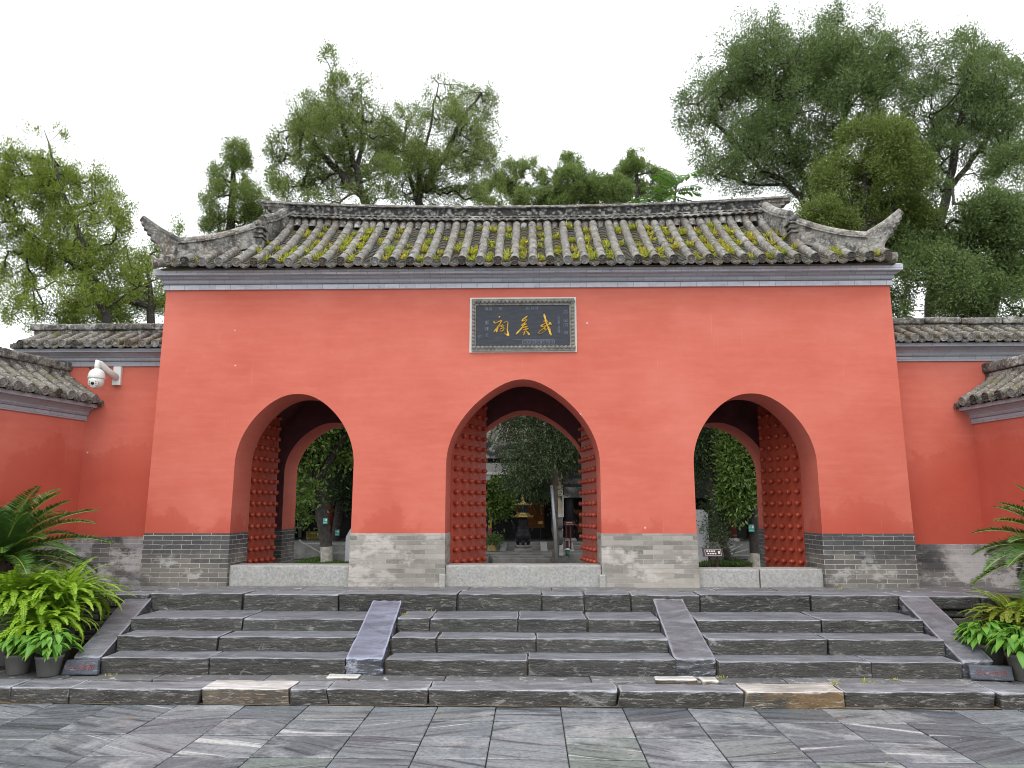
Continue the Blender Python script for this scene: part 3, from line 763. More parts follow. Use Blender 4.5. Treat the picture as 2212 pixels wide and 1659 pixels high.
tag(STUD_REST.build('studs', M['door'], gt, smooth=True), kind='stuff')

# ---------------------------------------------------------------- cornice
def cornice_rings(x0, x1, yfront, yback, prof):
    mb = MB()
    def ring(p, z): return [(x0 - p, yfront - p, z), (x1 + p, yfront - p, z), (x1 + p, yback + p, z), (x0 - p, yback + p, z)]
    vs = []; fs = []
    for p, z in prof: vs += ring(p, z)
    for i in range(len(prof) - 1):
        for k in range(4):
            k2 = (k + 1) % 4; fs.append((i * 4 + k, i * 4 + k2, i * 4 + 4 + k2, i * 4 + 4 + k))
    n = len(prof) - 1; fs += [(3, 2, 1, 0), (n * 4, n * 4 + 1, n * 4 + 2, n * 4 + 3)]
    return mb.add(vs, fs)
CP1 = [(.0, 4.655), (.030, 4.655), (.030, 4.718), (.012, 4.722)]
CP2 = [(.010, 4.716), (.012, 4.730), (.036, 4.732), (.052, 4.750), (.052, 4.774), (.046, 4.780), (.060, 4.792), (.085, 4.815), (.118, 4.832), (.118, 4.836), (.1, 4.838)]
CP3 = [(.10, 4.834), (.128, 4.834), (.134, 4.840), (.138, 4.912), (.10, 4.932)]
cornice_rings(GX0, GX1, yf(ZW), YR, CP1).build('cornice_course', M['course'], gt)
cornice_rings(GX0, GX1, yf(ZW), YR, CP2).build('cornice', M['cornice'], gt)
cornice_rings(GX0, GX1, yf(ZW), YR, CP3).build('eave_course', M['course'], gt)

# ---------------------------------------------------------------- roof
def roof_tiles(xs, S, top_t, nrm, r=.06, seg=.26, pan_step=.07, seed=0, drop=0, mossy=None, y_drip=None, pale_p=.25, xcap=None):
    """S(x, t, h): point on the slope at t (0 eave..1 top), h above it. Returns pan, tube, dark ends, pale ends, drips."""
    rr = random.Random(seed); pan, tube, dk, pl, dr = MB(), MB(), [], [], []
    sp = xs[1] - xs[0]
    L = (Vector(S(0, 1, 0)) - Vector(S(0, 0, 0))).length
    for xi, x in enumerate(xs):
        tt = top_t(x)
        if tt <= .03: continue
        jx, jh = rr.uniform(-.008, .008), rr.uniform(-.004, .006)
        t = 0.0
        while t < tt - .01:
            t2 = min(t + seg / L, tt); d = rr.uniform(-.004, .004)
            vs = []; K = 9
            for (tq, rad, hh) in ((t - .010 / L, r * 1.03, .004), (t + .4 * (t2 - t), r * 1.02, .003), (t2 + .012, r * .985, .0)):
                for k in range(K):
                    a = R(-28) + (PI + R(56)) * k / (K - 1)
                    vs.append(S(x + jx + d + math.cos(a) * rad, tq, .034 + hh + jh + math.sin(a) * rad))
            fs = [(i * K + k, i * K + k + 1, i * K + K + k + 1, i * K + K + k) for i in range(2) for k in range(K - 1)]
            tube.add(vs, fs); t = t2
        # round tile end with a raised rim and a small relief
        c = Vector(S(x + jx, -.012 / L, .034 + jh + .006)); ax = (Vector(S(x, 0, 0)) - Vector(S(x, .1, 0))).normalized(); ax = (ax + Vector((0, -.0, .28))).normalized()
        Mx = ax.to_track_quat('Z', 'Y').to_matrix().to_4x4()
        pale = rr.random() < pale_p; q = MB(); (pl if pale else dk).append(q)
        q.lathe([(r * 1.04, -.02), (r * 1.07, .004), (r * 1.02, .010), (r * .84, .010), (r * .78, .003), (r * .3, .004)], c, 14, Mx)
        if not pale:
            for bx, by, br in ((-.42, .28, .22), (.42, .28, .22), (0, -.12, .24), (0, -.5, .2), (-.5, -.25, .16), (.5, -.25, .16)):
                b = c + Mx.to_3x3() @ Vector((bx * r, by * r, .002)); q.lathe([(br * r, 0), (br * r * .8, .010), (br * r * .3, .014)], b, 7, Mx)
        else:
            for a in range(0, 360, 60):
                b = c + Mx.to_3x3() @ Vector((math.cos(R(a)) * r * .45, math.sin(R(a)) * r * .45, .002)); q.lathe([(.16 * r, 0), (.1 * r, .008)], b, 6, Mx)
    for xi in range(-1, len(xs)):
        x = xs[0] - sp if xi < 0 else xs[xi]
        xm = x + sp / 2
        tt = min(top_t(xm), max(top_t(x), top_t(x + sp)))
        hw = sp / 2 - r * .55
        n = int(tt * L / pan_step)
        for k in range(n):
            t0 = k * pan_step / L - .006; t1 = t0 + (pan_step * 1.25) / L; vs = []; K = 7; dz = rr.uniform(-.002, .003)
            for (tq, hh) in ((t0, .016 + dz), (t0, .002), (t1, .002)):
                for i in range(K):
                    u = -1 + 2 * i / (K - 1)
                    vs.append(S(xm + u * hw, tq, hh - .012 + .034 * u * u))
            vs2 = vs[K:2 * K] + vs[:K] + [S(xm + (-1 + 2 * i / (K - 1)) * hw, t1, .004 + dz - .012 + .034 * (-1 + 2 * i / (K - 1)) ** 2) for i in range(K)]
            pan.add(vs2, [(j * K + i, j * K + i + 1, j * K + K + i + 1, j * K + K + i) for j in range(2) for i in range(K - 1)])
        if tt <= .02: continue
        # drip tile: scalloped, pointed plate hanging at the eave
        k = hw / .098; out = [(-.082, .012), (-.084, -.022), (-.070, -.048), (-.046, -.066), (-.020, -.072), (0, -.088), (.020, -.072), (.046, -.066), (.070, -.048), (.084, -.022), (.082, .012), (.05, -.004), (.02, -.014), (-.02, -.014), (-.05, -.004)]
        e = Vector(S(xm, -.01, 0)); jr = rr.uniform(-.12, .12); jz = rr.uniform(-.006, .006)
        tl = .42
        def f(a, b, o): return (e.x + a * k + b * jr, e.y - .012 + b * tl * .5 + o, e.z + .012 + b * k + jz)
        out2 = [(a, b) for a, b in out]
        dq = MB(); dr.append(dq)
        dq.extrude(out2[::-1], lambda a, b: f(a, b, -.012), lambda a, b: f(a, b, .004))
        inner = [(a * .72, -.022 + (b + .022) * .66) for a, b in out]
        dq.extrude(inner[::-1], lambda a, b: f(a, b, -.018), lambda a, b: f(a, b, -.010))
    return pan, tube, dk, pl, dr

RH = 3.63                                   # half length of the main ridge
def lift(x): return .05 * max(0, (abs(x - GC) - 3.7) / 1.2) ** 2
def S_main(x, t, h):
    sag = -.05 * math.sin(PI * min(max(t, 0), 1))
    y = 9.80 + 1.42 * t; z = 4.932 + 1.045 * t + sag + lift(x)
    return (x, y - .60 * h, z + .80 * h)
HALF = 4.87
def top_main(x):
    d = abs(x - GC)
    if d <= 3.74: return .985
    return max(0, .47 * (1 - (d - 3.74) / (HALF - 3.74)) + .015)
nt_ = 42; sp_ = 2 * HALF / nt_
txs = [GC - HALF + sp_ * (i + .5) for i in range(nt_)]
pan, tube, dk, pl, dr = roof_tiles(txs, S_main, top_main, None, seed=4)
roof = MB()                                  # clay bed below the tiles, back slope and hipped ends
e0, e1 = GC - HALF - .02, GC + HALF + .02
YE, YBk, ZE, ZT = 9.84, 12.85, 4.895, 5.93
roof.add([(e0, YE, ZE), (e1, YE, ZE), (e1, YBk, ZE), (e0, YBk, ZE), (GC - 3.75, 10.47, 5.36), (GC + 3.75, 10.47, 5.36), (GC + 3.75, 12.2, 5.36), (GC - 3.75, 12.2, 5.36),
          (GC - 3.70, 11.25, ZT), (GC + 3.70, 11.25, ZT), (GC + 3.70, 11.45, ZT), (GC - 3.70, 11.45, ZT)],
         [(3, 2, 1, 0), (0, 1, 5, 4), (1, 2, 6, 5), (2, 3, 7, 6), (3, 0, 4, 7), (4, 5, 9, 8), (5, 6, 10, 9), (6, 7, 11, 10), (7, 4, 8, 11), (8, 9, 10, 11)])
rf = roof.build('roof', M['pan'], gt)
pan.build('pan_tiles', M['pan'], rf, smooth=False)
tube.build('tube_tiles', M['tube'], rf, smooth=True)
for q in dk: q.build('tile_end', M['disc'], rf)
for q in pl: q.build('tile_end', M['disc_pale'], rf)
for q in dr: q.build('drip_tile', M['disc'], rf)
# side eaves: tubes pointing outwards along the hipped ends
sidet = MB()
for s in (-1, 1):
    for k in range(12):
        y = 10.05 + .234 * k
        p0 = Vector((GC + s * (HALF + .03), y, 4.945 + .02)); p1 = Vector((GC + s * 3.8, min(max(y, 10.6), 12.0), 5.40)); 
        q = p0.lerp(p1, min(1, .12 + k * .13)) if k < 6 else p0.lerp(p1, .9)
        sidet.tube([p0, q], .06, 9)
sidet.build('end_tiles', M['tube'], rf, smooth=True)

# ridge: profile swept along x, rising to its ends
def zr(x): return .012 + .095 * (abs(x - GC) / RH) ** 2.2
def sweep_box(mb, xa, xb, y0, y1, z0, z1, n=40, zo=0.0):
    vs = []; fs = []
    for i in range(n + 1):
        x = xa + (xb - xa) * i / n; l_ = zr(x) + zo
        vs += [(x, y0, z0 + l_), (x, y1, z0 + l_), (x, y1, z1 + l_), (x, y0, z1 + l_)]
    for i in range(n):
        for k in range(4):
            k2 = (k + 1) % 4; fs.append((i * 4 + k, i * 4 + 4 + k, i * 4 + 4 + k2, i * 4 + k2))
    fs += [(0, 1, 2, 3), (n * 4 + 3, n * 4 + 2, n * 4 + 1, n * 4)]
    mb.add(vs, fs)
def wavy(mb, xa, xb, y0, y1, z0, z1, per, amp, n):
    vs = []; fs = []
    for i in range(n + 1):
        x = xa + (xb - xa) * i / n; l_ = zr(x); zz = z0 + amp * abs(math.sin(PI * x / per)) 
        vs += [(x, y0, zz + l_), (x, y1, zz + l_), (x, y1, z1 + l_), (x, y0, z1 + l_)]
    for i in range(n):
        for k in range(4):
            k2 = (k + 1) % 4; fs.append((i * 4 + k, i * 4 + 4 + k, i * 4 + 4 + k2, i * 4 + k2))
    mb.add(vs, fs)
RA, RB = GC - RH, GC + RH
rg = MB()
sweep_box(rg, RA, RB, 11.23, 11.47, 5.90, 6.045)
x = RA + .03
while x < RB - .03:                       # upright half-round tiles closing the tile rows
    l_ = zr(x); c = Vector((x, 11.215, 5.90 + l_))
    vs = []; K = 9
    for zz, r_, yo in ((0, .056, -.035), (.10, .054, 0), (.135, .046, .02), (.15, .03, .035)):
        for k in range(K):
            a = PI * k / (K - 1); vs.append((c.x + math.cos(a) * r_, c.y + yo - math.sin(a) * r_ * .9, c.z + zz))
    rg.add(vs, [(i * K + k, i * K + K + k, i * K + K + k + 1, i * K + k + 1) for i in range(3) for k in range(K - 1)]); x += sp_ / 2
wavy(rg, RA, RB, 11.14, 11.5, 6.030, 6.072, sp_ / 2, .022, 500)
wavy(rg, RA, RB, 11.17, 11.5, 6.082, 6.118, sp_ / 2.4, .020, 500)
sweep_box(rg, RA, RB, 11.19, 11.48, 6.062, 6.09)
ridge = rg.build('main_ridge', M['ridge'], rf)
cv = MB(); sweep_box(cv, RA, RB, 11.205, 11.46, 6.112, 6.252)
def sub(mb, name, mat, smooth=False): return mb.build(name, mat, rf, smooth=smooth)
sub(cv, 'carved_band', M['carved'])
tp = MB(); sweep_box(tp, RA - .42, RB + .42, 11.17, 11.5, 6.250, 6.266)
pts = []; n = 60
for i in range(n):                        # tube tiles along the top, each slightly lipped
    xa = RA - .45 + (RB - RA + .9) * i / n; xb = RA - .45 + (RB - RA + .9) * (i + 1) / n
    tp.tube([(xa - .008, 11.335, 6.285 + zr(xa)), (xb, 11.335, 6.285 + zr(xb))], [.068, .064], 12)
sub(tp, 'ridge_cap', M['ridge'], True)
# stepped ends of the main ridge, reaching past the gable ridges
for s in (-1, 1):
    mb = MB(); b = GC + s * RH
    def sbx(xo, z0, z1, y0=11.2, y1=11.47): 
        xa, xb = sorted((b, b + s * xo)); sweep_box(mb, xa, xb, y0, y1, z0, z1, 6)
    sbx(.40, 6.205, 6.252, 11.19, 11.48); sbx(.33, 6.150, 6.205); sbx(.27, 6.112, 6.150, 11.19, 11.48); sbx(.20, 6.02, 6.112)
    sub(mb, 'ridge_end', M['ridge'])

# gable ridges running down from the main ridge, their end posts, and the upswept corner ridges
def path_ridge(mb, pts, width, height, rad, taper=1.0):
    """a wall-like body with a tube on top following pts (top line)"""
    pts = [Vector(p) for p in pts]; n = len(pts)
    side = []
    for i in range(n):
        d = (pts[min(i + 1, n - 1)] - pts[max(i - 1, 0)]); d.z = 0; d.normalize(); side.append(Vector((d.y, -d.x, 0)))
    for i in range(n - 1):
        a, b = pts[i], pts[i + 1]; sa, sb = side[i] * width / 2, side[i + 1] * width / 2
        ha, hb = (height[i], height[i + 1]) if hasattr(height, '__len__') else (height, height)
        for w_, z0, z1 in ((1.0, None, -.03), (1.5, -.034, -.012)):
            za0 = -ha if z0 is None else z0; zb0 = -hb if z0 is None else z0
            mb.hexa([a - sa * w_ + Vector((0, 0, za0)), a + sa * w_ + Vector((0, 0, za0)), b + sb * w_ + Vector((0, 0, zb0)), b - sb * w_ + Vector((0, 0, zb0)),
                     a - sa * w_ + Vector((0, 0, z1)), a + sa * w_ + Vector((0, 0, z1)), b + sb * w_ + Vector((0, 0, z1)), b - sb * w_ + Vector((0, 0, z1))])
    for i in range(n - 1): mb.tube([pts[i] + Vector((0, 0, .012)), pts[i + 1] + Vector((0, 0, .012))], rad, 12)
for s in (-1, 1):
    X = lambda d: GC + s * d
    mb = MB(); pr_ = []; hh = []
    for i in range(8):
        t = i / 7
        pr_.append((X(3.64 + .18 * t), 11.36 - .74 * t, 6.372 - .50 * t - .045 * math.sin(PI * t))); hh.append(.34 - .02 * t)
    path_ridge(mb, pr_, .13, hh, .070); o = sub(mb, 'gable_ridge', M['ridge_pale'] if s > 0 else M['ridge'], False)
    # end post: stacked mouldings with a rounded carved cap
    mb = MB(); c = Vector((X(3.85), 10.55, 5.40))
    for hw, z0, z1 in ((.085, 0, .16), (.105, .16, .185), (.075, .185, .225), (.10, .225, .255), (.085, .255, .30), (.115, .30, .322), (.07, .322, .35)):
        mb.rough(c.x - hw, c.x + hw, c.y - hw, c.y + hw, c.z + z0, c.z + z1, seg=.05, rnd=.012, amp=(.004, .004, .003), seed=int(z0 * 100))
    mb.lathe([(.075, 0), (.082, .03), (.07, .07), (.035, .10), (.01, .11)], c + Vector((0, 0, .35)), 12)
    sub(mb, 'ridge_post', M['ridge'], True)
    # corner ridge
    mb = MB(); P0 = Vector((X(3.89), 10.53, 5.735)); P1 = Vector((X(4.69) - .06, 9.98, 5.31)); pts = []; hh = []
    for i in range(10):
        t = i / 9; p = P0.lerp(P1, t); p.z -= .045 * math.sin(PI * t); pts.append(p); hh.append(.30 - .06 * t)
    path_ridge(mb, pts, .14, hh, .062)
    sub(mb, 'corner_ridge', M['ridge_pale'])
    # upswept horn with a scalloped underside
    mb = MB(); Q0 = P1; Q1 = Vector((X(5.085) - .085, 9.80, 5.60))
    mb.tube([Q0 + Vector((-s * .04, .02, .012)), Q0.lerp(Q1, .5), Q1], [.055, .052, .050], 12)
    dirx = (Q1 - Q0); dirx.z = 0; Lh = dirx.length; dirx.normalize(); nrm = Vector((dirx.y, -dirx.x, 0))
    poly = [(-.06, -.03), (Lh * .98, .245), (Lh * 1.0, .20), (Lh * .90, .175), (Lh * .93, .135), (Lh * .80, .12), (Lh * .83, .075), (Lh * .70, .055), (Lh * .73, .0), (Lh * .58, -.03), (Lh * .46, -.10), (Lh * .42, -.17), (Lh * .52, -.245), (Lh * .2, -.26), (-.06, -.25)]
    if s < 0: fa = lambda a, b: Q0 + dirx * a + Vector((0, 0, b)) - nrm * .055; fb = lambda a, b: Q0 + dirx * a + Vector((0, 0, b)) + nrm * .055
    else: fa = lambda a, b: Q0 + dirx * a + Vector((0, 0, b)) - nrm * .055; fb = lambda a, b: Q0 + dirx * a + Vector((0, 0, b)) + nrm * .055
    mb.extrude(poly, fa, fb)
    mid = [(a * .8 + .02, b * .8 - .01) for a, b in poly]
    sub(mb, 'corner_horn', M['ridge_pale'] if s > 0 else M['ridge'], False)
    mb = MB()                              # last angled tube and its end under the horn
    mb.tube([Vector((X(4.55), 10.10, 5.08)), Vector((X(4.93) - .045, 9.80, 4.965))], [.06, .066], 12)
    sub(mb, 'corner_tile', M['tube'], True)

# little yellow-green plants rooted between the tiles
rw = np.random.default_rng(11); rr = random.Random(12); V = []
for i in range(300):
    k = rr.randrange(len(txs) - 1); x = (txs[k] + txs[k + 1]) / 2 + rr.uniform(-.035, .035)
    t = rr.uniform(.04, .93); 
    if t > top_main(x) - .05: continue
    dens = noise.noise(Vector((x * .8, t * 2.2, 4))) + .35 - .03 * abs(x)
    if dens < -.04: continue
    n = rr.randrange(30, 64); s_ = rr.uniform(.034, .066)
    c = np.array(S_main(x, t, .01)); C = c + rw.normal(size=(n, 3)) * [s_ * .55, s_ * .7, s_ * .18]
    D = unit(rw.normal(size=(n, 3)) * .8 + np.array([0, -.25, 1.0]))
    V.append(leaf_quads(C, D, rw.uniform(.6, 1.3, n) * s_ * 1.3, rw.uniform(.5, 1, n) * s_ * .42, rw))
o = quads_mesh('roof_weeds', np.concatenate(V), M['weeds'])
tag(o, 'yellow green weeds sprouting between the grey roof tiles of the gate', 'weeds', kind='stuff')

V = []                                     # weeds in the joints of the stairs and small fallen leaves on the wet stone
for (x, y, z, n, s_) in [(-1.40, 8.72, Z4, 14, .03), (-1.15, 9.02, Z4, 10, .025), (1.79, 7.62, Z1, 12, .03), (3.05, 7.45, Z1, 16, .035), (3.35, 7.6, Z1, 12, .03), (-4.0, 7.56, Z1, 12, .03), (3.75, 9.8, Z5, 14, .03), (.95, 7.9, Z2, 6, .02), (2.72, 7.35, Z1, 14, .035)]:
    C = np.array([x, y, z]) + rw.normal(size=(n, 3)) * [s_, s_ * .4, .002]
    V.append(leaf_quads(C, unit(rw.normal(size=(n, 3)) * .7 + [0, -.3, 1]), rw.uniform(.7, 1.5, n) * s_, rw.uniform(.2, .4, n) * s_, rw))
o = quads_mesh('joint_weeds', np.concatenate(V), M['weeds']); tag(o, 'small yellow green weeds growing in the joints of the stone steps', 'weeds', kind='stuff')
n = 90; C = np.stack([rw.uniform(-5.5, 5, n), rw.uniform(5.3, 7.04, n), np.full(n, .009)], 1)
st_ = np.stack([rw.uniform(-4, 4, n), rw.choice([7.6, 7.98, 8.38, 9.0], n) - rw.uniform(0, .12, n), np.zeros(n)], 1); st_[:, 2] = np.select([st_[:, 1] < 7.62, st_[:, 1] < 8.0, st_[:, 1] < 8.4], [Z1 + .012, Z2 + .012, Z3 + .012], Z4 + .012)
C = np.concatenate([C, st_]); D = unit(rw.normal(size=C.shape) * [1, 1, .05])
o = quads_mesh('fallen_leaves', leaf_quads(C, D, rw.uniform(.015, .04, len(C)), rw.uniform(.008, .016, len(C)), rw, unit(np.cross(D, [[0, 0, 1.]] * len(C)))), M['cycad_dry']); tag(o, 'tiny dry leaves scattered over the wet paving and steps', 'leaves', kind='stuff')

# ================================================================ name plaque
def pq(u, v): return -.815 + (u - 150) / 1925 * 1.435, 4.525 - (v - 80) / 990 * .765
pl_x0, pl_z1 = pq(150, 80); pl_x1, pl_z0 = pq(2075, 1070)
pt = thing('name_plaque', 'dark blue black plaque with gold calligraphy set in the red wall above the middle arch', 'plaque', ((pl_x0 + pl_x1) / 2, yf(4.1), pl_z0))
py = lambda z: yf(z)
def slab(mb, u0, v0, u1, v1, out, inn=.06):
    x0, z1 = pq(u0, v0); x1, z0 = pq(u1, v1)
    mb.hexa([(x0, py(z0) - out, z0), (x1, py(z0) - out, z0), (x1, py(z0) + inn, z0), (x0, py(z0) + inn, z0), (x0, py(z1) - out, z1), (x1, py(z1) - out, z1), (x1, py(z1) + inn, z1), (x0, py(z1) + inn, z1)])
mb = MB(); slab(mb, 155, 85, 2070, 1065, .012); mb.build('lime_border', M['white_lime'], pt)
mb = MB()
for (u0, v0, u1, v1, o1) in ((195, 120, 2030, 165, .05), (195, 1000, 2040, 1045, .035), (195, 165, 235, 1000, .04), (1985, 165, 2035, 1000, .04)): slab(mb, u0, v0, u1, v1, o1)
for (u0, v0, u1, v1) in ((235, 190, 1985, 228), (235, 960, 1985, 1000), (238, 228, 268, 960), (1945, 228, 1982, 960)): slab(mb, u0, v0, u1, v1, .026)
k = 0
for u in range(205, 2025, 74):             # scalloped inner edge of the frame
    for v in (166, 985):
        x, z = pq(u + 37, v); mb.lathe([(.026, -.03), (.024, .022), (.010, .030)], (x, py(z) - .022, z), 8, Matrix.Rotation(R(90), 4, 'X'))
for v in range(200, 980, 66):
    for u in (222, 2000):
        x, z = pq(u, v); mb.lathe([(.022, -.03), (.020, .020), (.008, .028)], (x, py(z) - .022, z), 8, Matrix.Rotation(R(90), 4, 'X'))
mb.build('frame', M['plaque_rim'], pt)
mb = MB(); slab(mb, 262, 222, 1950, 965, .016); mb.build('panel', M['plaque'], pt)
def stroke(mb, pts, w, out=.020, thick=.008):
    """a brush stroke on the panel: a flat ribbon of changing width with rounded ends"""
    P2 = []
    for i in range(len(pts) - 1):
        for k in range(4):
            t = k / 4; p0 = pts[max(i - 1, 0)]; p1 = pts[i]; p2 = pts[i + 1]; p3 = pts[min(i + 2, len(pts) - 1)]
            f = lambda a, b, c, d: .5 * (2 * b + (c - a) * t + (2 * a - 5 * b + 4 * c - d) * t * t + (3 * b - a - 3 * c + d) * t ** 3)
            ww = [q[2] if len(q) > 2 else w for q in (p1, p2)]
            P2.append((f(p0[0], p1[0], p2[0], p3[0]), f(p0[1], p1[1], p2[1], p3[1]), ww[0] + (ww[1] - ww[0]) * t))
    q = pts[-1]; P2.append((q[0], q[1], q[2] if len(q) > 2 else w))
    n = len(P2); L = []; Rr = []
    for i in range(n):
        a, b = P2[max(i - 1, 0)], P2[min(i + 1, n - 1)]; dx, dy = b[0] - a[0], b[1] - a[1]; l_ = math.hypot(dx, dy) or 1
        nx, ny = -dy / l_, dx / l_; ww = P2[i][2] / 2
        if i in (0, n - 1): ww *= .55
        L.append((P2[i][0] + nx * ww, P2[i][1] + ny * ww)); Rr.append((P2[i][0] - nx * ww, P2[i][1] - ny * ww))
    vs = []; fs = []
    for (a, b), (c, d) in zip(L, Rr):
        for (u, v), o in (((a, b), out), ((c, d), out), (((a + c) / 2, (b + d) / 2), out + thick)):
            x, z = pq(u, v); vs.append((x, py(z) - o, z))
    for i in range(n - 1):
        a = i * 3; fs += [(a, a + 3, a + 5, a + 2), (a + 2, a + 5, a + 4, a + 1)]
    mb.add(vs, fs)
CH = [[[(1492, 385, 22), (1500, 430, 34), (1515, 480, 30), (1530, 545, 26), (1555, 610, 26), (1580, 680, 30), (1600, 735, 36), (1618, 775, 16)],
       [(1470, 522, 14), (1510, 515, 22), (1548, 522, 24), (1520, 552, 16), (1475, 575, 16), (1432, 606, 22), (1470, 612, 18), (1530, 598, 18), (1590, 570, 26), (1625, 582, 20)], [(1570, 538, 20), (1600, 556, 34), (1618, 575, 18)],
       [(1535, 592, 18), (1500, 628, 18), (1450, 668, 14), (1402, 705, 14), (1392, 735, 14), (1425, 740, 12), (1475, 715, 12), (1525, 680, 13), (1558, 640, 14), (1560, 600, 12)], [(1478, 652, 20), (1505, 662, 26), (1528, 655, 12)], [(1586, 615, 10), (1600, 670, 12), (1606, 720, 16)]],
      [[(1198, 425, 20), (1160, 452, 30), (1110, 485, 22), (1096, 512, 18), (1125, 508, 18), (1168, 488, 16), (1185, 495, 14), (1150, 535, 20), (1105, 575, 20), (1082, 596, 18), (1125, 588, 18), (1178, 562, 22)],
       [(1150, 545, 16), (1112, 610, 24), (1062, 672, 28), (1020, 715, 32), (985, 752, 20)], [(1112, 634, 14), (1160, 616, 20), (1198, 606, 16)], [(1108, 672, 14), (1160, 662, 22), (1212, 648, 18)],
       [(1172, 600, 16), (1160, 655, 16), (1138, 700, 14), (1100, 722, 12)], [(1150, 690, 14), (1138, 730, 22), (1118, 768, 16)], [(1160, 680, 14), (1190, 715, 26), (1215, 748, 32), (1222, 768, 20)]],
      [[(702, 422, 12), (692, 435, 30), (676, 452, 14)], [(585, 512, 20), (602, 545, 22), (640, 540, 16), (690, 515, 20), (728, 502, 22), (700, 560, 18), (660, 615, 20), (620, 670, 26), (588, 712, 20)],
       [(668, 590, 16), (652, 650, 28), (636, 712, 26)], [(690, 612, 18), (712, 596, 16), (750, 575, 18)],
       [(762, 548, 14), (800, 530, 16), (838, 532, 18), (838, 590, 18), (832, 650, 20), (838, 710, 26), (850, 770, 34), (812, 752, 22), (762, 722, 10)], [(712, 622, 14), (740, 606, 16), (778, 596, 18)],
       [(700, 655, 14), (735, 640, 16), (770, 632, 18), (762, 670, 18), (735, 690, 20), (702, 690, 14), (705, 655, 12)]]]
for ch in CH:
    mb = MB()
    for s_ in ch: stroke(mb, s_, 18)
    mb.build('gold_character', M['gold'], pt)
def text_mesh(body, size, font=None):
    cu = bpy.data.curves.new('lettering', 'FONT'); cu.body = body; cu.size = size; cu.extrude = .0012; cu.align_x = 'CENTER'; cu.align_y = 'CENTER'; cu.resolution_u = 2
    o = bpy.data.objects.new('lettering', cu); COL.objects.link(o)
    dg = bpy.context.evaluated_depsgraph_get(); me = bpy.data.meshes.new_from_object(o.evaluated_get(dg))
    bpy.data.objects.remove(o); bpy.data.curves.remove(cu)
    me.materials.clear(); return me
def lettering(name, items, mat, parent):
    """items: (text, size, matrix)"""
    vs, fs = [], []
    for body, size, Mx in items:
        me = text_mesh(body, size); b = len(vs)
        vs += [tuple(Mx @ v.co) for v in me.vertices]; fs += [tuple(i + b for i in p.vertices) for p in me.polygons]
        bpy.data.meshes.remove(me)
    mb = MB(); mb.add(vs, fs); return mb.build(name, mat, parent)
def wall_M(u, v, out=.019):
    x, z = pq(u, v); return Matrix.Translation((x, py(z) - out, z)) @ Matrix.Rotation(R(90), 4, 'X')
for ch_, s_, v_ in (('郭', .056, 540), ('沫', .054, 655), ('若', .054, 770)): lettering('signature_character', [(ch_, s_, wall_M(464, v_))], M['scratch'], pt)
lettering('date_column', [(c, .036, wall_M(1752, 412 + 37 * i)) for i, c in enumerate('一九六五年六月十日')], M['scratch'], pt)
mb = MB()                                  # worn meander border, clearest at the lower edge
def fret(u, v, w_, h, flip=False):
    pts = [(0, 1), (0, 0), (1, 0), (1, .75), (.35, .75), (.35, .38), (.68, .38)]
    for a, b in zip(pts, pts[1:]):
        p = [(u + w_ * (1 - q[0] if flip else q[0]), v + h * q[1]) for q in (a, b)]
        stroke(mb, [(p[0][0], p[0][1]), (p[1][0], p[1][1])], 6, .0165, .001)
for i, u in enumerate(range(1105, 1690, 84)): fret(u, 856, 62, 70, i % 2 == 1)
stroke(mb, [(905, 848), (1300, 842), (1720, 842)], 5, .0165, .001); stroke(mb, [(1030, 938), (1400, 940), (1720, 938)], 5, .0165, .001)
for u, v in ((1175, 262), (1260, 262), (1330, 262), (430, 268), (500, 268), (690, 262)): fret(u, v, 46, 50, u % 20 == 0)
for v in (330, 480, 560, 700): fret(1845, v, 60, 60)
for v in (760,): fret(312, v, 50, 50)
mb.build('meander_border', M['scratch'], pt)

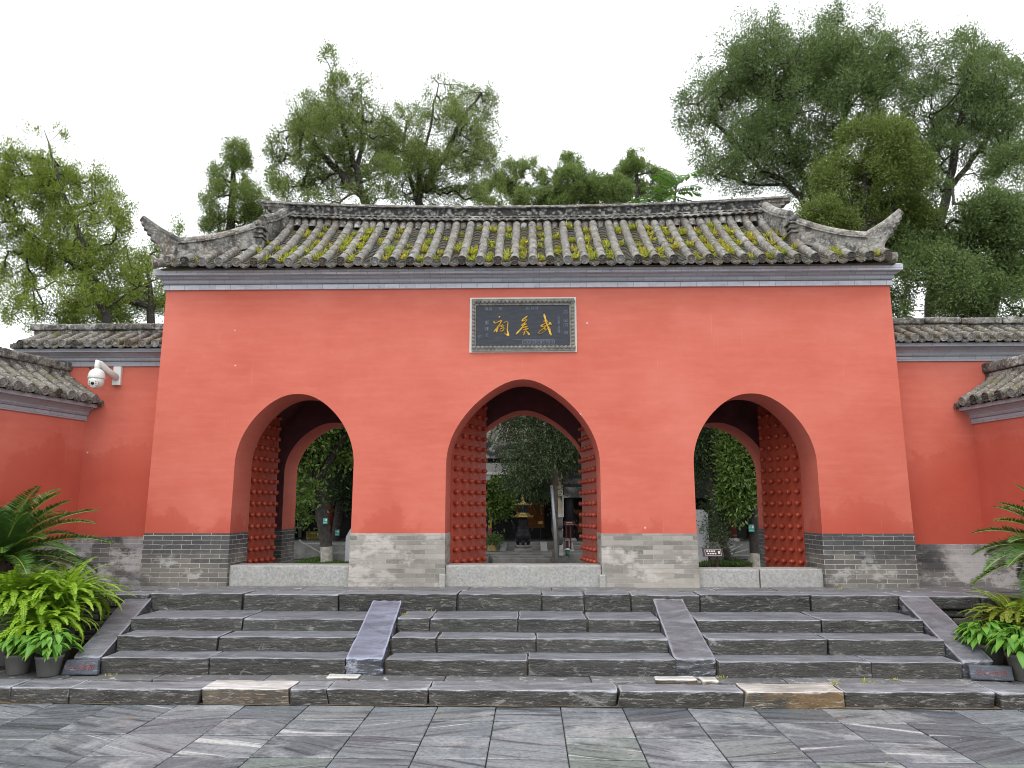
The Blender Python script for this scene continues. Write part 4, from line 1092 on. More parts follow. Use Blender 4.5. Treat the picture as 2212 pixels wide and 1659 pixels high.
# ================================================================ side walls with tiled coping
def wall_run(label, origin, rotz, L, zbase, zbrick, ztop, T=.62, brick='brick_worn', ridge_h=.17, sp=.185, r=.052, seed=0, slope=(.52, .25), pale_cap=False):
    """a plastered wall in its own frame: front face at y = 0 looking to -y, from x = 0 to L"""
    t = thing('plastered_wall', label, 'wall', origin, rotz, None)
    bt = lambda z: .025 * (z - zbase)
    mb = MB()
    mb.hexa([(0, bt(zbrick), zbrick), (L, bt(zbrick), zbrick), (L, T, zbrick), (0, T, zbrick), (0, bt(ztop), ztop), (L, bt(ztop), ztop), (L, T - .03, ztop), (0, T - .03, ztop)])
    mb.build('plaster', M['plaster'], t, local=True)
    mb = MB(); mb.hexa([(0, -.012, zbase), (L, -.012, zbase), (L, T + .01, zbase), (0, T + .01, zbase), (0, bt(zbrick) - .008, zbrick), (L, bt(zbrick) - .008, zbrick), (L, T + .01, zbrick), (0, T + .01, zbrick)])
    mb.build('brick_base', M[brick], t, local=True)
    y0 = bt(ztop); cp = [(y0 - p + .03, ztop + q) for p, q in [(.03, -.003), (.055, -.003), (.055, .058), (.04, .062), (.062, .066), (.078, .084), (.072, .108), (.105, .138), (.150, .160), (.150, .165), (.205, .168), (.205, .215), (.17, .235)]]
    mb = MB(); poly = cp + [(T + .1, ztop + .235), (T + .1, ztop - .003)]
    mb.extrude(poly, lambda a, b: (-.02, a, b), lambda a, b: (L, a, b)); mb.build('cornice', M['cornice'], t, local=True)
    ze = ztop + .245; ye = y0 - .20
    S = lambda x, tt, h: (x, ye + slope[0] * tt - .43 * h, ze + slope[1] * tt + .9 * h - .012 * math.sin(PI * min(max(tt, 0), 1)))
    n = int(L / sp); xs = [sp * (i + .5) + .02 for i in range(n)]
    a = roof_tiles(xs, S, lambda x: .97 if 0 < x < L else 0, None, r, .24, .06, seed, pale_p=.75)
    bed = MB(); yr = ye + slope[0]
    bed.extrude([(ye + .03, ze - .02), (T + .12, ze - .02), (yr + .12, ze + slope[1] - .02), (yr - .02, ze + slope[1] - .02)], lambda p, q: (-.01, p, q), lambda p, q: (L, p, q))
    rf = bed.build('coping', M['pan'], t, local=True)
    a[0].build('pan_tiles', M['pan'], rf, local=True); a[1].build('tube_tiles', M['tube_mossy'], rf, local=True, smooth=True)
    for i_, nm_, mt_ in ((2, 'tile_end', 'disc'), (3, 'tile_end', 'disc_pale'), (4, 'drip_tile', 'disc')):
        for q in a[i_]: q.build(nm_, M[mt_], rf, local=True)
    mb = MB(); zr_ = ze + slope[1]; rr = random.Random(seed)
    mb.rough(-.05, L, yr - .07, yr + .12, zr_ - .06, zr_ + ridge_h * .45, seg=.12, rnd=.015, amp=(.01, .012, .008), seed=seed)
    mb.build('ridge_course', M['ridge_pale'] if pale_cap else M['ridge'], rf, local=True, smooth=True)
    mb = MB()
    x = -.10
    while x < L:
        l_ = min(rr.uniform(.5, .8), L - x); d = rr.uniform(-.006, .006)
        mb.rough(x, x + l_ - .006, yr - .10, yr + .14, zr_ + ridge_h * .45 + d, zr_ + ridge_h + d, seg=.1, rnd=.03, amp=(.006, .008, .008), seed=seed + int(x * 10)); x += l_
    mb.build('ridge_cap', M['ridge'], rf, local=True, smooth=True)
    return t
wall_run('recessed red wall left of the gate, white camera mounted under its tiled coping', (-7.02, 10.20, 0), 0, 2.08, .70, 1.352, 3.648, seed=21)
wall_run('recessed red wall right of the gate with dark brick base and pale lime patches', (4.77, 10.20, 0), 0, 2.9, .70, 1.265, 3.668, seed=22, brick='brick_worn')
dl = Vector((.31, 1.28, 0)).normalized(); al = math.atan2(dl.y, dl.x)
wall_run('red side wall with mossy sloping coping running forward behind the large cycad and the ferns', (-5.985 - dl.x * 5.0, 10.21 - dl.y * 5.0, 0), al, 5.03, .10, 1.31, 2.895, seed=23, brick='brick_worn', sp=.20, r=.058, slope=(.55, .34), ridge_h=.22)
dr_ = Vector((.162, -.838, 0)).normalized(); ar = math.atan2(dr_.y, dr_.x)
wall_run('red side wall with moss covered tile ends running forward behind the cut off cycad', (5.775 - dr_.x * .03, 10.21 - dr_.y * .03, 0), ar, 5.03, .10, 1.27, 2.82, seed=24, brick='brick_worn', sp=.20, r=.058, slope=(.50, .32), ridge_h=.24, pale_cap=True)

# ================================================================ security camera on the left wall
sc = thing('security_camera', 'white dome security camera on a bracket high on the recessed left wall', 'camera', (-5.70, 10.22, 3.5))
mp = Vector((-5.655, 10.235, 3.52)); dc = Vector((-5.765, 9.94, 3.465))
mb = MB(); mb.rough(mp.x - .055, mp.x + .055, mp.y - .012, mp.y + .06, mp.z - .14, mp.z + .12, seg=.06, rnd=.008, amp=(0, 0, 0)); mb.build('mounting_plate', M['white'], sc, smooth=True)
mb = MB(); mb.tube([mp + Vector((0, 0, -.04)), mp.lerp(dc, .5) + Vector((0, 0, .06)), dc + Vector((.015, .03, .165)), dc + Vector((0, 0, .18)), dc + Vector((0, 0, .13)), dc + Vector((0, 0, .06))], [.048, .044, .040, .040, .038, .038], 12); mb.build('bracket_arm', M['white'], sc, smooth=True)
mb = MB(); mb.lathe([(.105, -.048), (.108, -.040), (.104, -.01), (.096, .03), (.075, .065), (.045, .084), (.02, .09)], dc, 20); mb.build('hood', M['white'], sc, smooth=True)
mb = MB(); mb.lathe([(.02, -.178), (.055, -.165), (.084, -.135), (.097, -.095), (.098, -.05)], dc, 20); ball = mb.build('dome', M['white'], sc, smooth=True)
fd = (Vector((.10, -1, -.22))).normalized(); Mf = fd.to_track_quat('Z', 'Y').to_matrix().to_4x4()
mb = MB(); mb.lathe([(.066, -.012), (.064, .006), (.055, .012)], dc + Vector((0, 0, -.10)) + fd * .088, 18, Mf); fp = mb.build('face_plate', M['white'], ball, smooth=True)
mb = MB(); mb.lathe([(.021, 0), (.021, .010), (.012, .014)], dc + Vector((0, 0, -.10)) + fd * .097, 14, Mf)
rt_ = Mf.to_3x3() @ Vector((1, 0, 0)); up_ = Mf.to_3x3() @ Vector((0, 1, 0))
for sx in (-1, 1):
    for sy in (-1, 0, 1):
        mb.lathe([(.008, 0), (.007, .004)], dc + Vector((0, 0, -.10)) + fd * .098 + rt_ * (.043 * sx) + up_ * (.026 * sy), 8, Mf)
mb.build('lens', M['black'], ball, smooth=True)
mb = MB(); mb.tube([(-6.02, 10.19, 3.62), (-5.95, 10.19, 3.55), (-5.88, 10.18, 3.45), (-5.80, 10.14, 3.38), (-5.76, 10.02, 3.36)], .010, 6); mb.build('cable', M['wood_dark'], sc, smooth=True)

# ================================================================ warning stones at the foot of the steps
def warn(label, x0, x1, yb, zt, tilt, rot):
    t = thing('warning_stone', label, 'stone sign', ((x0 + x1) / 2, yb, Z1), rot, 'warning stones at the foot of the stairs')
    w_ = (x1 - x0) / 2; h = zt - Z1
    mb = MB(); p = MB(); p.rough(-w_, w_, 0, .05, 0, h, seg=.04, rnd=.012, amp=(.006, .003, .004), seed=int(x0 * 20))
    mb.add([(a * (1 - .10 * c / h * (tilt < 0)) , b + c * .30, c + .002) for a, b, c in p.v], p.f)
    o = mb.build('slab', M['warn'], t, local=True, smooth=True)
    items = []
    for i, c in enumerate('小心台阶'):
        s = h * .46; px = -w_ * .60 + i * w_ * .40; pz = h * .52
        items.append((c, s, Matrix.Translation((px, -.006 + pz * .30, pz)) @ Matrix.Rotation(R(90) - math.atan(.30), 4, 'X')))
    vs, fs = [], []
    for body, size, Mx in items:
        me = text_mesh(body, size); b = len(vs); vs += [tuple(Mx @ v.co) for v in me.vertices]; fs += [tuple(i + b for i in q.vertices) for q in me.polygons]; bpy.data.meshes.remove(me)
    mb = MB(); mb.add(vs, fs); mb.build('red_lettering', M['char_red'], t, local=True)
warn('blue grey stone with red lettering beside the two lily pots', -4.50, -4.15, 7.60, .268, -1, 0)
warn('blue grey stone with red lettering under an overhanging green leaf beside the dry fern', 4.07, 4.44, 7.56, .262, 1, R(-8))

# ================================================================ potted plants
def pot(parent, c, r0, r1, h, mat='grey_plastic'):
    mb = MB(); mb.lathe([(r0 * .9, 0), (r0, .01), (r1, h * .86), (r1 * 1.06, h * .88), (r1 * 1.06, h), (r1 * .96, h), (r1 * .93, h * .9)], c, 20)
    p = mb.build('pot', M[mat], parent, smooth=True)
    mb = MB(); mb.lathe([(r1 * .9, h * .88), (r1 * .5, h * .91), (.01, h * .92)], c, 16); mb.build('soil', M['soil'], p, smooth=True)
def frond_quads(base, az, el, L, width, bend, nseg, rng, droop=0., npin=2, pin_w=.018, v_up=.25, fold=0):
    """an arching pinnate frond; returns leaflet quads and the midrib points"""
    p = np.array(base, float); out = []; mid = [p.copy()]; e = el
    for i in range(nseg):
        t = i / nseg; e2 = el - bend * (t ** 1.3)
        d = np.array([math.cos(az) * math.cos(e2), math.sin(az) * math.cos(e2), math.sin(e2)])
        side = np.array([-math.sin(az), math.cos(az), 0]); up = np.cross(d, side) * -1; up = up if up[2] > 0 else -up
        step = L / nseg
        for k in range(npin):
            q = p + d * step * (k / npin); tt = (i + k / npin) / nseg
            wl = width * (min(1, tt * 5 + .15)) * (1 - max(0, (tt - .35) / .65) ** 2.2 * .85)
            for s in (-1, 1):
                ld = side * s * .92 + d * .38 + up * v_up + rng.normal(size=3) * .09; ld[2] -= droop; ld /= np.linalg.norm(ld)
                out.append((q, ld, wl * rng.uniform(.85, 1.1), pin_w * rng.uniform(.8, 1.2), d))
        p = p + d * step; mid.append(p.copy())
    C = np.array([o[0] for o in out]); D = np.array([o[1] for o in out]); Ls = np.array([o[2] for o in out]); W = np.array([o[3] for o in out]); dd = np.array([o[4] for o in out])
    return leaf_quads(C, D, Ls, W, rng, dd), mid
def fern(name_label, c, n, L0, L1, seed, mat='fern', pot_h=.32, dry=0, group='potted ferns beside the stairs'):
    t = thing('potted_fern', name_label, 'fern', tuple(c), 0, group)
    rng = np.random.default_rng(seed); V = []; rib = MB()
    pot(t, Vector(c), .13, .17, pot_h)
    for i in range(n):
        az = rng.uniform(0, 2 * PI); el = R(rng.uniform(38, 88)); L = rng.uniform(L0, L1)
        b = (c[0] + math.cos(az) * .07, c[1] + math.sin(az) * .07, c[2] + pot_h)
        q, mid = frond_quads(b, az, el, L, rng.uniform(.050, .075), R(rng.uniform(75, 165)), 12, rng, .12, 3, .026, .12)
        V.append(q); rib.tube(mid, [.004] * (len(mid) - 1) + [.002], 3, False)
    quads_mesh('fronds', np.concatenate(V), M[mat], t); rib.build('stalks', M['stalk'], t)
    return t
fern('potted yellow green fern with long arching fronds beside the left sloping slab', (-4.98, 8.30, Z1), 150, .50, .80, 1, pot_h=.50)
fern('potted yellow green fern between the cycad trunk and the lily pots', (-5.36, 8.10, Z1), 150, .46, .80, 2, pot_h=.52)
fern('fern cut by the left picture edge in front of the cycad trunk', (-5.72, 7.95, Z1), 110, .42, .72, 3, pot_h=.48)
fern('yellowing half dry potted fern beside the right sloping slab', (4.95, 8.20, Z1), 150, .36, .66, 4, 'fern_dry', .32)
fern('taller green fern behind the yellowing fern at the right picture edge', (5.42, 8.20, Z1), 100, .45, .85, 5, 'fern', .34)
fern('lower yellow green fern filling the gap just behind the two lily pots', (-4.96, 7.98, Z1), 110, .34, .60, 10)
fern('green fern low at the right picture edge in front of the cycad', (5.10, 7.78, Z1), 90, .34, .58, 11)
def lily(label, c, n, seed, r=.12, h=.19, spread=.20, LL=(.085, .14)):
    t = thing('potted_lily', label, 'plant', tuple(c), 0, 'broad leaved pot plants beside the stairs')
    pot(t, Vector(c), r * .78, r, h)
    rng = np.random.default_rng(seed); mb = MB(); st_ = MB()
    for i in range(n):
        az = rng.uniform(0, 2 * PI); rad = spread * math.sqrt(rng.uniform(.02, 1.0)); L = rng.uniform(*LL)
        hh = h + .20 - .10 * (rad / spread) ** 2 + rng.uniform(-.05, .04)
        b = Vector((c[0] + math.cos(az) * rad, c[1] + math.sin(az) * rad, c[2] + hh))
        st_.tube([(c[0] + math.cos(az) * .03, c[1] + math.sin(az) * .03, c[2] + h * .9), tuple(b)], .003, 3, False)
        az += rng.normal() * .4; e = R(rng.uniform(-5, 40)) - .5 * rad / spread
        d = Vector((math.cos(az) * math.cos(e), math.sin(az) * math.cos(e), math.sin(e))); s = Vector((-math.sin(az), math.cos(az), 0)); u = d.cross(s) * -1
        if u.z < 0: u = -u
        W = L * rng.uniform(.20, .27); vs = []
        prof = [(0, .12), (.18, .7), (.42, 1.0), (.68, .78), (.88, .34), (1.0, .03)]
        for tt, ww in prof:
            q = b + d * (L * tt) - Vector((0, 0, L * .55 * tt * tt))
            vs += [q + s * (W * ww) + u * (W * ww * .35), q, q - s * (W * ww) + u * (W * ww * .35)]
        fs = []
        for k in range(len(prof) - 1):
            a = k * 3; fs += [(a, a + 1, a + 4, a + 3), (a + 1, a + 2, a + 5, a + 4)]
        mb.add(vs, fs)
    mb.build('leaves', M['lily'], t, smooth=True); st_.build('stems', M['lily'], t)
    return t
lily('broad leaved green plant in the grey pot farther from the left warning stone', (-4.97, 7.68, Z1 - .005), 120, 6)
lily('broad leaved green plant in the grey pot touching the left warning stone', (-4.62, 7.60, Z1 - .005), 130, 7)
lily('leafy green plant spilling over the right warning stone', (4.60, 7.62, Z1 - .005), 150, 8, .15, .24, .24, (.09, .15))
lily('leafy green plant between the right sloping slab and the yellowing fern', (4.50, 8.02, Z1), 130, 9, .13, .26, .22)
def cycad(label, c, h, n, L0, L1, seed):
    t = thing('cycad', label, 'cycad', tuple(c), 0, 'cycads in the planting beds')
    rng = np.random.default_rng(seed); r = random.Random(seed); mb = MB()
    mb.lathe([(.13, 0), (.14, h * .3), (.13, h * .8), (.10, h)], c, 14)
    for k in range(260):                   # old leaf bases
        z = r.uniform(.02, h); a = r.uniform(0, 2 * PI); b = Vector((c[0] + math.cos(a) * .12, c[1] + math.sin(a) * .12, c[2] + z))
        d = Vector((math.cos(a), math.sin(a), .9)); mb.tube([b, b + d * .055], [.022, .006], 5)
    mb.build('trunk', M['bark_brown'], t)
    V = []; Vd = []; rib = MB()
    for i in range(n):
        az = i * 2.399 + rng.uniform(-.2, .2); f = (i + .5) / n; el = R(82 - 88 * f + rng.uniform(-6, 6)); L = rng.uniform(L0, L1) * (.8 + .2 * f)
        b = (c[0] + math.cos(az) * .05, c[1] + math.sin(az) * .05, c[2] + h)
        q, mid = frond_quads(b, az, el, L, .18, R(rng.uniform(38, 66)), 22, rng, .0, 6, .0125, .30)
        dry = f > .90 and rng.uniform() < .5 and c[0] < 0
        (Vd if dry else V).append(q); rib.tube(mid, [.008] * 12 + [.004] * (len(mid) - 12), 4, False)
    quads_mesh('fronds', np.concatenate(V), M['cycad'], t)
    if Vd: quads_mesh('dry_fronds', np.concatenate(Vd), M['cycad_dry'], t)
    rib.build('frond_stalks', M['stalk'], t)
    return t
cycad('dark green cycad with drooping fronds and brown trunk at the left picture edge', (-5.86, 8.55, Z1), 1.02, 52, .95, 1.25, 31)
cycad('cycad at the right picture edge, only its frond tips in view', (5.70, 8.45, Z1), 1.08, 48, .85, 1.12, 32)

# ================================================================ trees
def grow(seed, trunks, lobes, n, step=.5, gap=.0):
    """branch skeleton: trunk polylines plus points scattered through the crown, each joined to the nearest branch"""
    rng = np.random.default_rng(seed)
    P = []; par = []; base_r = []
    global CHAINS
    CHAINS = []
    for tr in trunks:
        pts = [np.array(p[:3], float) for p in tr]; prev = -1; s0 = len(P)
        if P:
            prev = int(np.argmin([np.linalg.norm(q - pts[0]) for q in P]))
        for a, b in zip(pts[:-1], pts[1:]):
            m = max(1, int(np.linalg.norm(b - a) / .3))
            for k in range(m):
                q = a + (b - a) * k / m + rng.normal(size=3) * .02
                P.append(q); par.append(prev); prev = len(P) - 1
        P.append(pts[-1]); par.append(prev); CHAINS.append((par[s0], list(range(s0, len(P)))))
    nt0 = len(P); P = list(P)
    A = []; wts = np.array([l[3] * l[5] for l in lobes]); wts = wts / wts.sum()
    while len(A) < n:
        l = lobes[rng.choice(len(lobes), p=wts)]
        d = rng.normal(size=3); d /= np.linalg.norm(d); d *= rng.uniform(.25, 1) ** .45
        q = np.array([l[0] + d[0] * l[3], l[1] + d[1] * l[4], l[2] + d[2] * l[5]])
        if rng.uniform() < .20: q = np.array([l[0] + d[0] * l[3] * 1.12, l[1] + d[1] * l[4], l[2] + abs(d[2]) * l[5] * rng.uniform(1.0, 1.4)])
        if noise.noise(Vector(q * .95) + Vector((seed * 3.1, 0, 0))) + .95 * noise.noise(Vector(q * 2.3) + Vector((0, seed, 0))) < -.06 + gap: continue
        if q[2] < .4: continue
        A.append(q)
    A = np.array(A)
    T = np.array(P); dist = np.min(np.linalg.norm(A[:, None] - T[None], axis=2), axis=1)
    cap = nt0 + n * 8; PP = np.zeros((cap, 3)); PP[:nt0] = T; pl_ = np.zeros(cap); m = nt0
    pl_[:nt0] = 0
    par = par + [0] * (cap - nt0); tips = []
    for i in np.argsort(dist):
        q = A[i]; dv = q - PP[:m]; dd = np.linalg.norm(dv, axis=1)
        cost = dd + .12 * pl_[:m] + .35 * np.maximum(0, -dv[:, 2])
        j = int(np.argmin(cost)); L = dd[j]; k = max(1, int(L / step)); prev = j
        b = PP[j].copy(); off = rng.normal(size=3) * .10 * L
        for s in range(1, k + 1):
            t = s / k; x = b + (q - b) * t + off * math.sin(PI * t) * .6
            if m >= cap: break
            PP[m] = x; par[m] = prev; pl_[m] = pl_[prev] + L / k; prev = m; m += 1
        tips.append(prev)
    PP = PP[:m]; par = np.array(par[:m])
    cnt = np.zeros(m); cnt[tips] += 1
    for i in range(m - 1, nt0 - 1, -1): cnt[par[i]] += cnt[i]
    for i in range(nt0 - 1, -1, -1):
        if par[i] >= 0: cnt[par[i]] += cnt[i]
    return PP, par, cnt, nt0, tips, rng
def branch_mesh(PP, par, rad, nt0, minr=.0):
    mb = MB()
    for p0, ch in CHAINS:
        ids = ([p0] if p0 >= 0 else []) + ch; rr = [rad[i] for i in ids]
        if p0 >= 0: rr[0] = rr[1]
        for _ in range(3): rr = [rr[0]] + [(rr[k - 1] + rr[k] + rr[k + 1]) / 3 for k in range(1, len(rr) - 1)] + [rr[-1]]
        mb.tube([PP[i] for i in ids], rr, 9, False)
    for i in range(nt0, len(PP)):
        p = par[i]
        if p < 0 or rad[i] < minr: continue
        mb.tube([PP[p], PP[i]], [min(rad[p], rad[i] * 1.5), rad[i]], 8 if rad[i] > .06 else (5 if rad[i] > .02 else 3), False)
    return mb
def tree(name, label, seed, trunks, lobes, n, per, mat, sig=.19, leafL=(.07, .13), leafW=(.026, .045), up=.5, droop=0., r0=.17, r1=.0058, bark='bark', group=None, gap=0., pw=.5, painted=None, spray=.6):
    far = seed < 60; n = int(n * (4.2 if far else 1.2)); per = per * (.56 if far else 1.0); sig = sig * (.56 if far else 1); r1 = r1 * (.62 if far else 1)
    if far: leafL, leafW = (.045, .095), (.017, .031)
    PP, par, cnt, nt0, tips, rng = grow(seed, trunks, lobes, n, gap=gap)
    rad = np.minimum(r1 * np.maximum(cnt, .3) ** pw, r0 * .55); rad[:nt0] = np.clip(r0 * (cnt[:nt0] / max(cnt[0], 1)) ** .45, r1 * 2.2, r0)
    base = Vector(trunks[0][0]); t = thing(name, label, 'tree', tuple(base), 0, group)
    mb = branch_mesh(PP, par, rad, nt0); mb.build('trunk', M[bark], t, smooth=True)
    src = list(tips); extra = [i for i in range(nt0, len(PP)) if cnt[i] <= 2]
    ids = np.array(src + extra); m = len(ids)
    k = max(1, int(per * 2.6)); fs_ = max(1, base.y / 24); C0 = np.repeat(PP[ids], k, axis=0)
    bd = PP[ids] - PP[par[ids]]; bd = np.repeat(unit(bd), k, axis=0)
    sg = np.repeat(rng.uniform(.5, 1.2, m) * sig * .85, k)[:, None]
    off = rng.normal(size=C0.shape) * sg * [.8, .8, 1.15]
    C = C0 + off
    D = unit(bd * .45 + unit(off) * spray + np.array([0, 0, up - droop]) + rng.normal(size=C.shape) * .45)
    q = leaf_quads(C, D, rng.uniform(*leafL, len(C)) * fs_, rng.uniform(*leafW, len(C)) * fs_, rng)
    quads_mesh('crown', q, M[mat], t)
    if painted:
        mbp = MB()
        for i in range(1, nt0):
            if PP[i][2] < painted and par[i] >= 0: mbp.tube([PP[par[i]], PP[i] if PP[i][2] < painted else PP[i]], [rad[par[i]] + .008, rad[i] + .008], 12, False)
        mbp.build('painted_base', M['limewash'], t, smooth=True)
    return t
def TR(Y, pts, gz=0):
    """trunk line: first point dropped to the ground"""
    q = [at(u, v, Y + (d[0] if d else 0)) for u, v, *d in pts]
    return [(q[0].x, q[0].y, gz)] + [tuple(p) for p in q]
def LB(Y, lst, depth=.9, seed=0):
    r = random.Random(seed); out = []
    for u, v, ru, rv, *d in lst:
        dy = d[0] if d else r.uniform(-.8, .8); p = at(u, v, Y + dy); k = (Y + dy) / F
        out.append((p.x, p.y, p.z, ru * k, max(ru, rv) * k * depth, rv * k * 1.02))
    return out
# left of the gate
tree('cypress', 'bright green cypress with bare dark leaning trunk above the left wall', 41,
     [TR(19, [(238, 760), (226, 680), (196, 590), (170, 500), (140, 420), (112, 340), (95, 280)]), [tuple(at(u, v, 19)) for u, v in ((196, 590), (110, 540), (30, 480))], [tuple(at(u, v, 19)) for u, v in ((226, 670), (300, 620), (345, 600))]],
     LB(19, [(95, 315, 55, 55), (70, 390, 80, 70), (170, 420, 80, 70), (215, 500, 62, 80), (90, 490, 100, 90), (10, 440, 50, 100), (150, 555, 100, 55), (50, 580, 70, 45), (255, 470, 25, 60), (5, 360, 30, 50), (110, 470, 140, 130), (60, 380, 90, 80), (200, 560, 80, 60), (120, 645, 110, 48), (250, 610, 65, 60), (60, 685, 60, 30), (300, 570, 45, 50), (30, 620, 50, 50)], seed=1), 520, 20, 'cypress_b', r0=.11, gap=-.05)
tree('cypress', 'thin loose cypress half hidden by the left end of the gate', 42, [TR(21, [(330, 760), (325, 640), (318, 560)]), [tuple(at(u, v, 21)) for u, v in ((327, 660), (220, 640), (130, 660))]],
     LB(21, [(320, 620, 60, 70), (270, 670, 70, 35), (210, 650, 60, 40), (130, 680, 60, 35), (340, 560, 30, 40), (380, 500, 14, 22), (300, 660, 70, 40), (180, 690, 80, 25)], seed=2), 260, 15, 'cypress_b', sig=.24, r0=.12, gap=.12)
tree('cypress', 'small slender cypress left of the gate ridge', 43, [TR(25, [(498, 520), (503, 420), (506, 320)])],
     LB(25, [(506, 335, 38, 32), (505, 385, 58, 40), (505, 440, 72, 48), (480, 490, 48, 30), (555, 470, 40, 40)], seed=3), 260, 16, 'cypress', r0=.16)
# behind the ridge
GR = 'cypresses behind the gate roof'
tree('cypress', 'tall cypress with the highest thin spire above the roof ridge', 44,
     [TR(21, [(800, 560), (790, 440), (772, 370), (748, 300), (728, 220), (708, 135)]), [tuple(at(u, v, 21)) for u, v in ((790, 430), (700, 340), (640, 270))], [tuple(at(u, v, 21)) for u, v in ((772, 370), (785, 260), (778, 160))]],
     LB(21, [(706, 140, 22, 45), (735, 200, 50, 40), (655, 240, 40, 40), (778, 190, 30, 55), (730, 285, 90, 55), (640, 320, 55, 55), (815, 290, 55, 55), (700, 365, 100, 55), (630, 410, 52, 42), (820, 225, 40, 35), (600, 330, 30, 40), (830, 380, 50, 50), (660, 435, 80, 22), (600, 400, 30, 40), (760, 430, 60, 25), (710, 330, 110, 110), (640, 370, 60, 70)], seed=4), 560, 15, 'cypress', r0=.15, group=GR, gap=.03)
tree('cypress', 'wide cypress with two dark stems right of the tall spire', 45,
     [TR(23, [(905, 560), (902, 420), (908, 350), (930, 270), (948, 180)]), [tuple(at(u, v, 23)) for u, v in ((902, 430), (960, 340), (1000, 250), (1040, 200))], [tuple(at(u, v, 23)) for u, v in ((902, 440), (870, 330), (880, 260))]],
     LB(23, [(945, 185, 40, 38), (1005, 225, 50, 45), (1058, 225, 20, 40), (895, 270, 55, 50), (970, 290, 80, 55), (1055, 300, 38, 60), (880, 350, 70, 55), (965, 375, 90, 55), (1040, 385, 55, 55), (870, 425, 60, 25), (950, 430, 70, 25), (1040, 430, 60, 22), (820, 330, 50, 60), (970, 320, 115, 110), (900, 380, 80, 60)], seed=5), 560, 15, 'cypress', r0=.14, group=GR, gap=.03)
tree('cypress', 'low olive green tree just right of the two stemmed cypress', 46, [TR(36, [(1112, 560), (1112, 440), (1115, 360)])],
     LB(36, [(1112, 385, 48, 42), (1085, 425, 70, 35), (1150, 385, 28, 38), (1140, 430, 45, 25)], seed=6), 230, 15, 'cypress', r0=.13, group=GR)
tree('cypress', 'light green feathery conifer behind the middle of the ridge', 47, [TR(36, [(1240, 560), (1240, 430), (1238, 345)])],
     LB(36, [(1238, 358, 38, 26), (1228, 400, 62, 36), (1280, 415, 40, 38), (1200, 432, 50, 30), (1300, 430, 40, 25)], seed=7), 300, 18, 'cypress_l', r0=.13, group=GR)
tree('cypress', 'small pointed conifer left of the large pinnate leaves', 48, [TR(36.5, [(1378, 560), (1376, 420), (1375, 325)])],
     LB(36.5, [(1376, 345, 20, 28), (1370, 385, 45, 38), (1330, 415, 40, 35), (1415, 405, 42, 40)], seed=8), 250, 16, 'cypress_l', r0=.12, group=GR)
# tree with large pinnate leaves just behind the roof
tl = thing('pinnate_leaf_tree', 'young tree with large bright pinnate leaves right behind the roof ridge', 'tree', tuple(at(1440, 470, 13.9).xy) + (0,))
rng = np.random.default_rng(5); c0 = at(1450, 455, 13.9); mb = MB(); V = []
mb.tube([(c0.x, c0.y, 0), (c0.x + .1, c0.y, 3.5), tuple(c0 + Vector((0, 0, -.3))), tuple(at(1462, 390, 13.9))], [.07, .05, .035, .015], 7)
mb.tube([tuple(c0 + Vector((0, 0, -.5))), tuple(at(1400, 430, 13.7))], [.03, .015], 6)
for (u, v, az, el, L) in [(1445, 430, 200, 20, .62), (1440, 432, 175, 5, .75), (1430, 442, 190, -5, .7), (1455, 420, 160, 40, .7), (1460, 410, 20, 30, .6), (1462, 400, 60, 62, .6), (1462, 395, 110, 70, .55), (1460, 415, 350, 10, .5), (1455, 430, 250, 0, .55), (1450, 440, 300, -5, .5), (1420, 440, 215, -12, .6), (1460, 425, 10, -15, .5), (1458, 405, 210, 35, .6), (1452, 425, 230, 25, .6), (1405, 432, 180, 12, .5), (1402, 435, 230, -5, .45), (1462, 398, 0, 48, .6), (1463, 392, 150, 55, .5)]:
    b = at(u, v, 13.8); q, mid = frond_quads(tuple(b), R(az), R(el), L, .20, R(58), 10, rng, .35, 1, .075, .1); V.append(q); mb.tube(mid, .006, 4, False)
mb.build('trunk', M['bark_brown'], tl, smooth=True); quads_mesh('crown', np.concatenate(V), M['sumac'], tl)
# right of the gate
tree('cypress', 'huge spreading dark cypress with thick limbs rising behind the right end of the roof', 49,
     [TR(19, [(1800, 620), (1768, 500), (1730, 430), (1690, 390), (1650, 370), (1600, 320), (1550, 270)]), [tuple(at(u, v, 19)) for u, v in ((1768, 490), (1745, 400), (1705, 310), (1690, 220))], [tuple(at(u, v, 19)) for u, v in ((1768, 500), (1800, 360), (1830, 230), (1845, 110))], [tuple(at(u, v, 19)) for u, v in ((1700, 395), (1640, 400), (1560, 380))]],
     LB(19, [(1565, 150, 70, 65), (1645, 95, 75, 55), (1525, 235, 50, 60), (1605, 240, 85, 75), (1510, 320, 38, 40), (1700, 170, 85, 75), (1835, 70, 85, 65), (1775, 145, 85, 70), (1900, 135, 75, 65), (1760, 255, 85, 75), (1560, 360, 60, 35), (1670, 300, 80, 50), (1850, 220, 80, 60), (1480, 250, 20, 60), (1600, 400, 60, 18), (1930, 230, 80, 90), (1850, 160, 90, 80), (1960, 120, 50, 60), (1740, 380, 70, 60), (1640, 170, 90, 80), (1700, 230, 220, 180), (1720, 250, 180, 150), (1600, 340, 110, 70)], seed=9), 1250, 17, 'cypress_d', sig=.23, r0=.15, droop=.35, gap=.0)
tree('cypress', 'olive green cypress standing close behind the right corner of the roof', 50,
     [TR(16.5, [(1868, 620), (1866, 460), (1872, 340), (1880, 270)])],
     LB(16.5, [(1885, 320, 85, 55), (1850, 400, 105, 62), (1945, 390, 75, 62), (1790, 480, 70, 45), (1900, 480, 95, 55), (1960, 470, 60, 60), (1740, 520, 40, 20), (1930, 330, 60, 60)], seed=10), 600, 20, 'cypress_m', sig=.23, r0=.11, droop=.45, gap=.07)
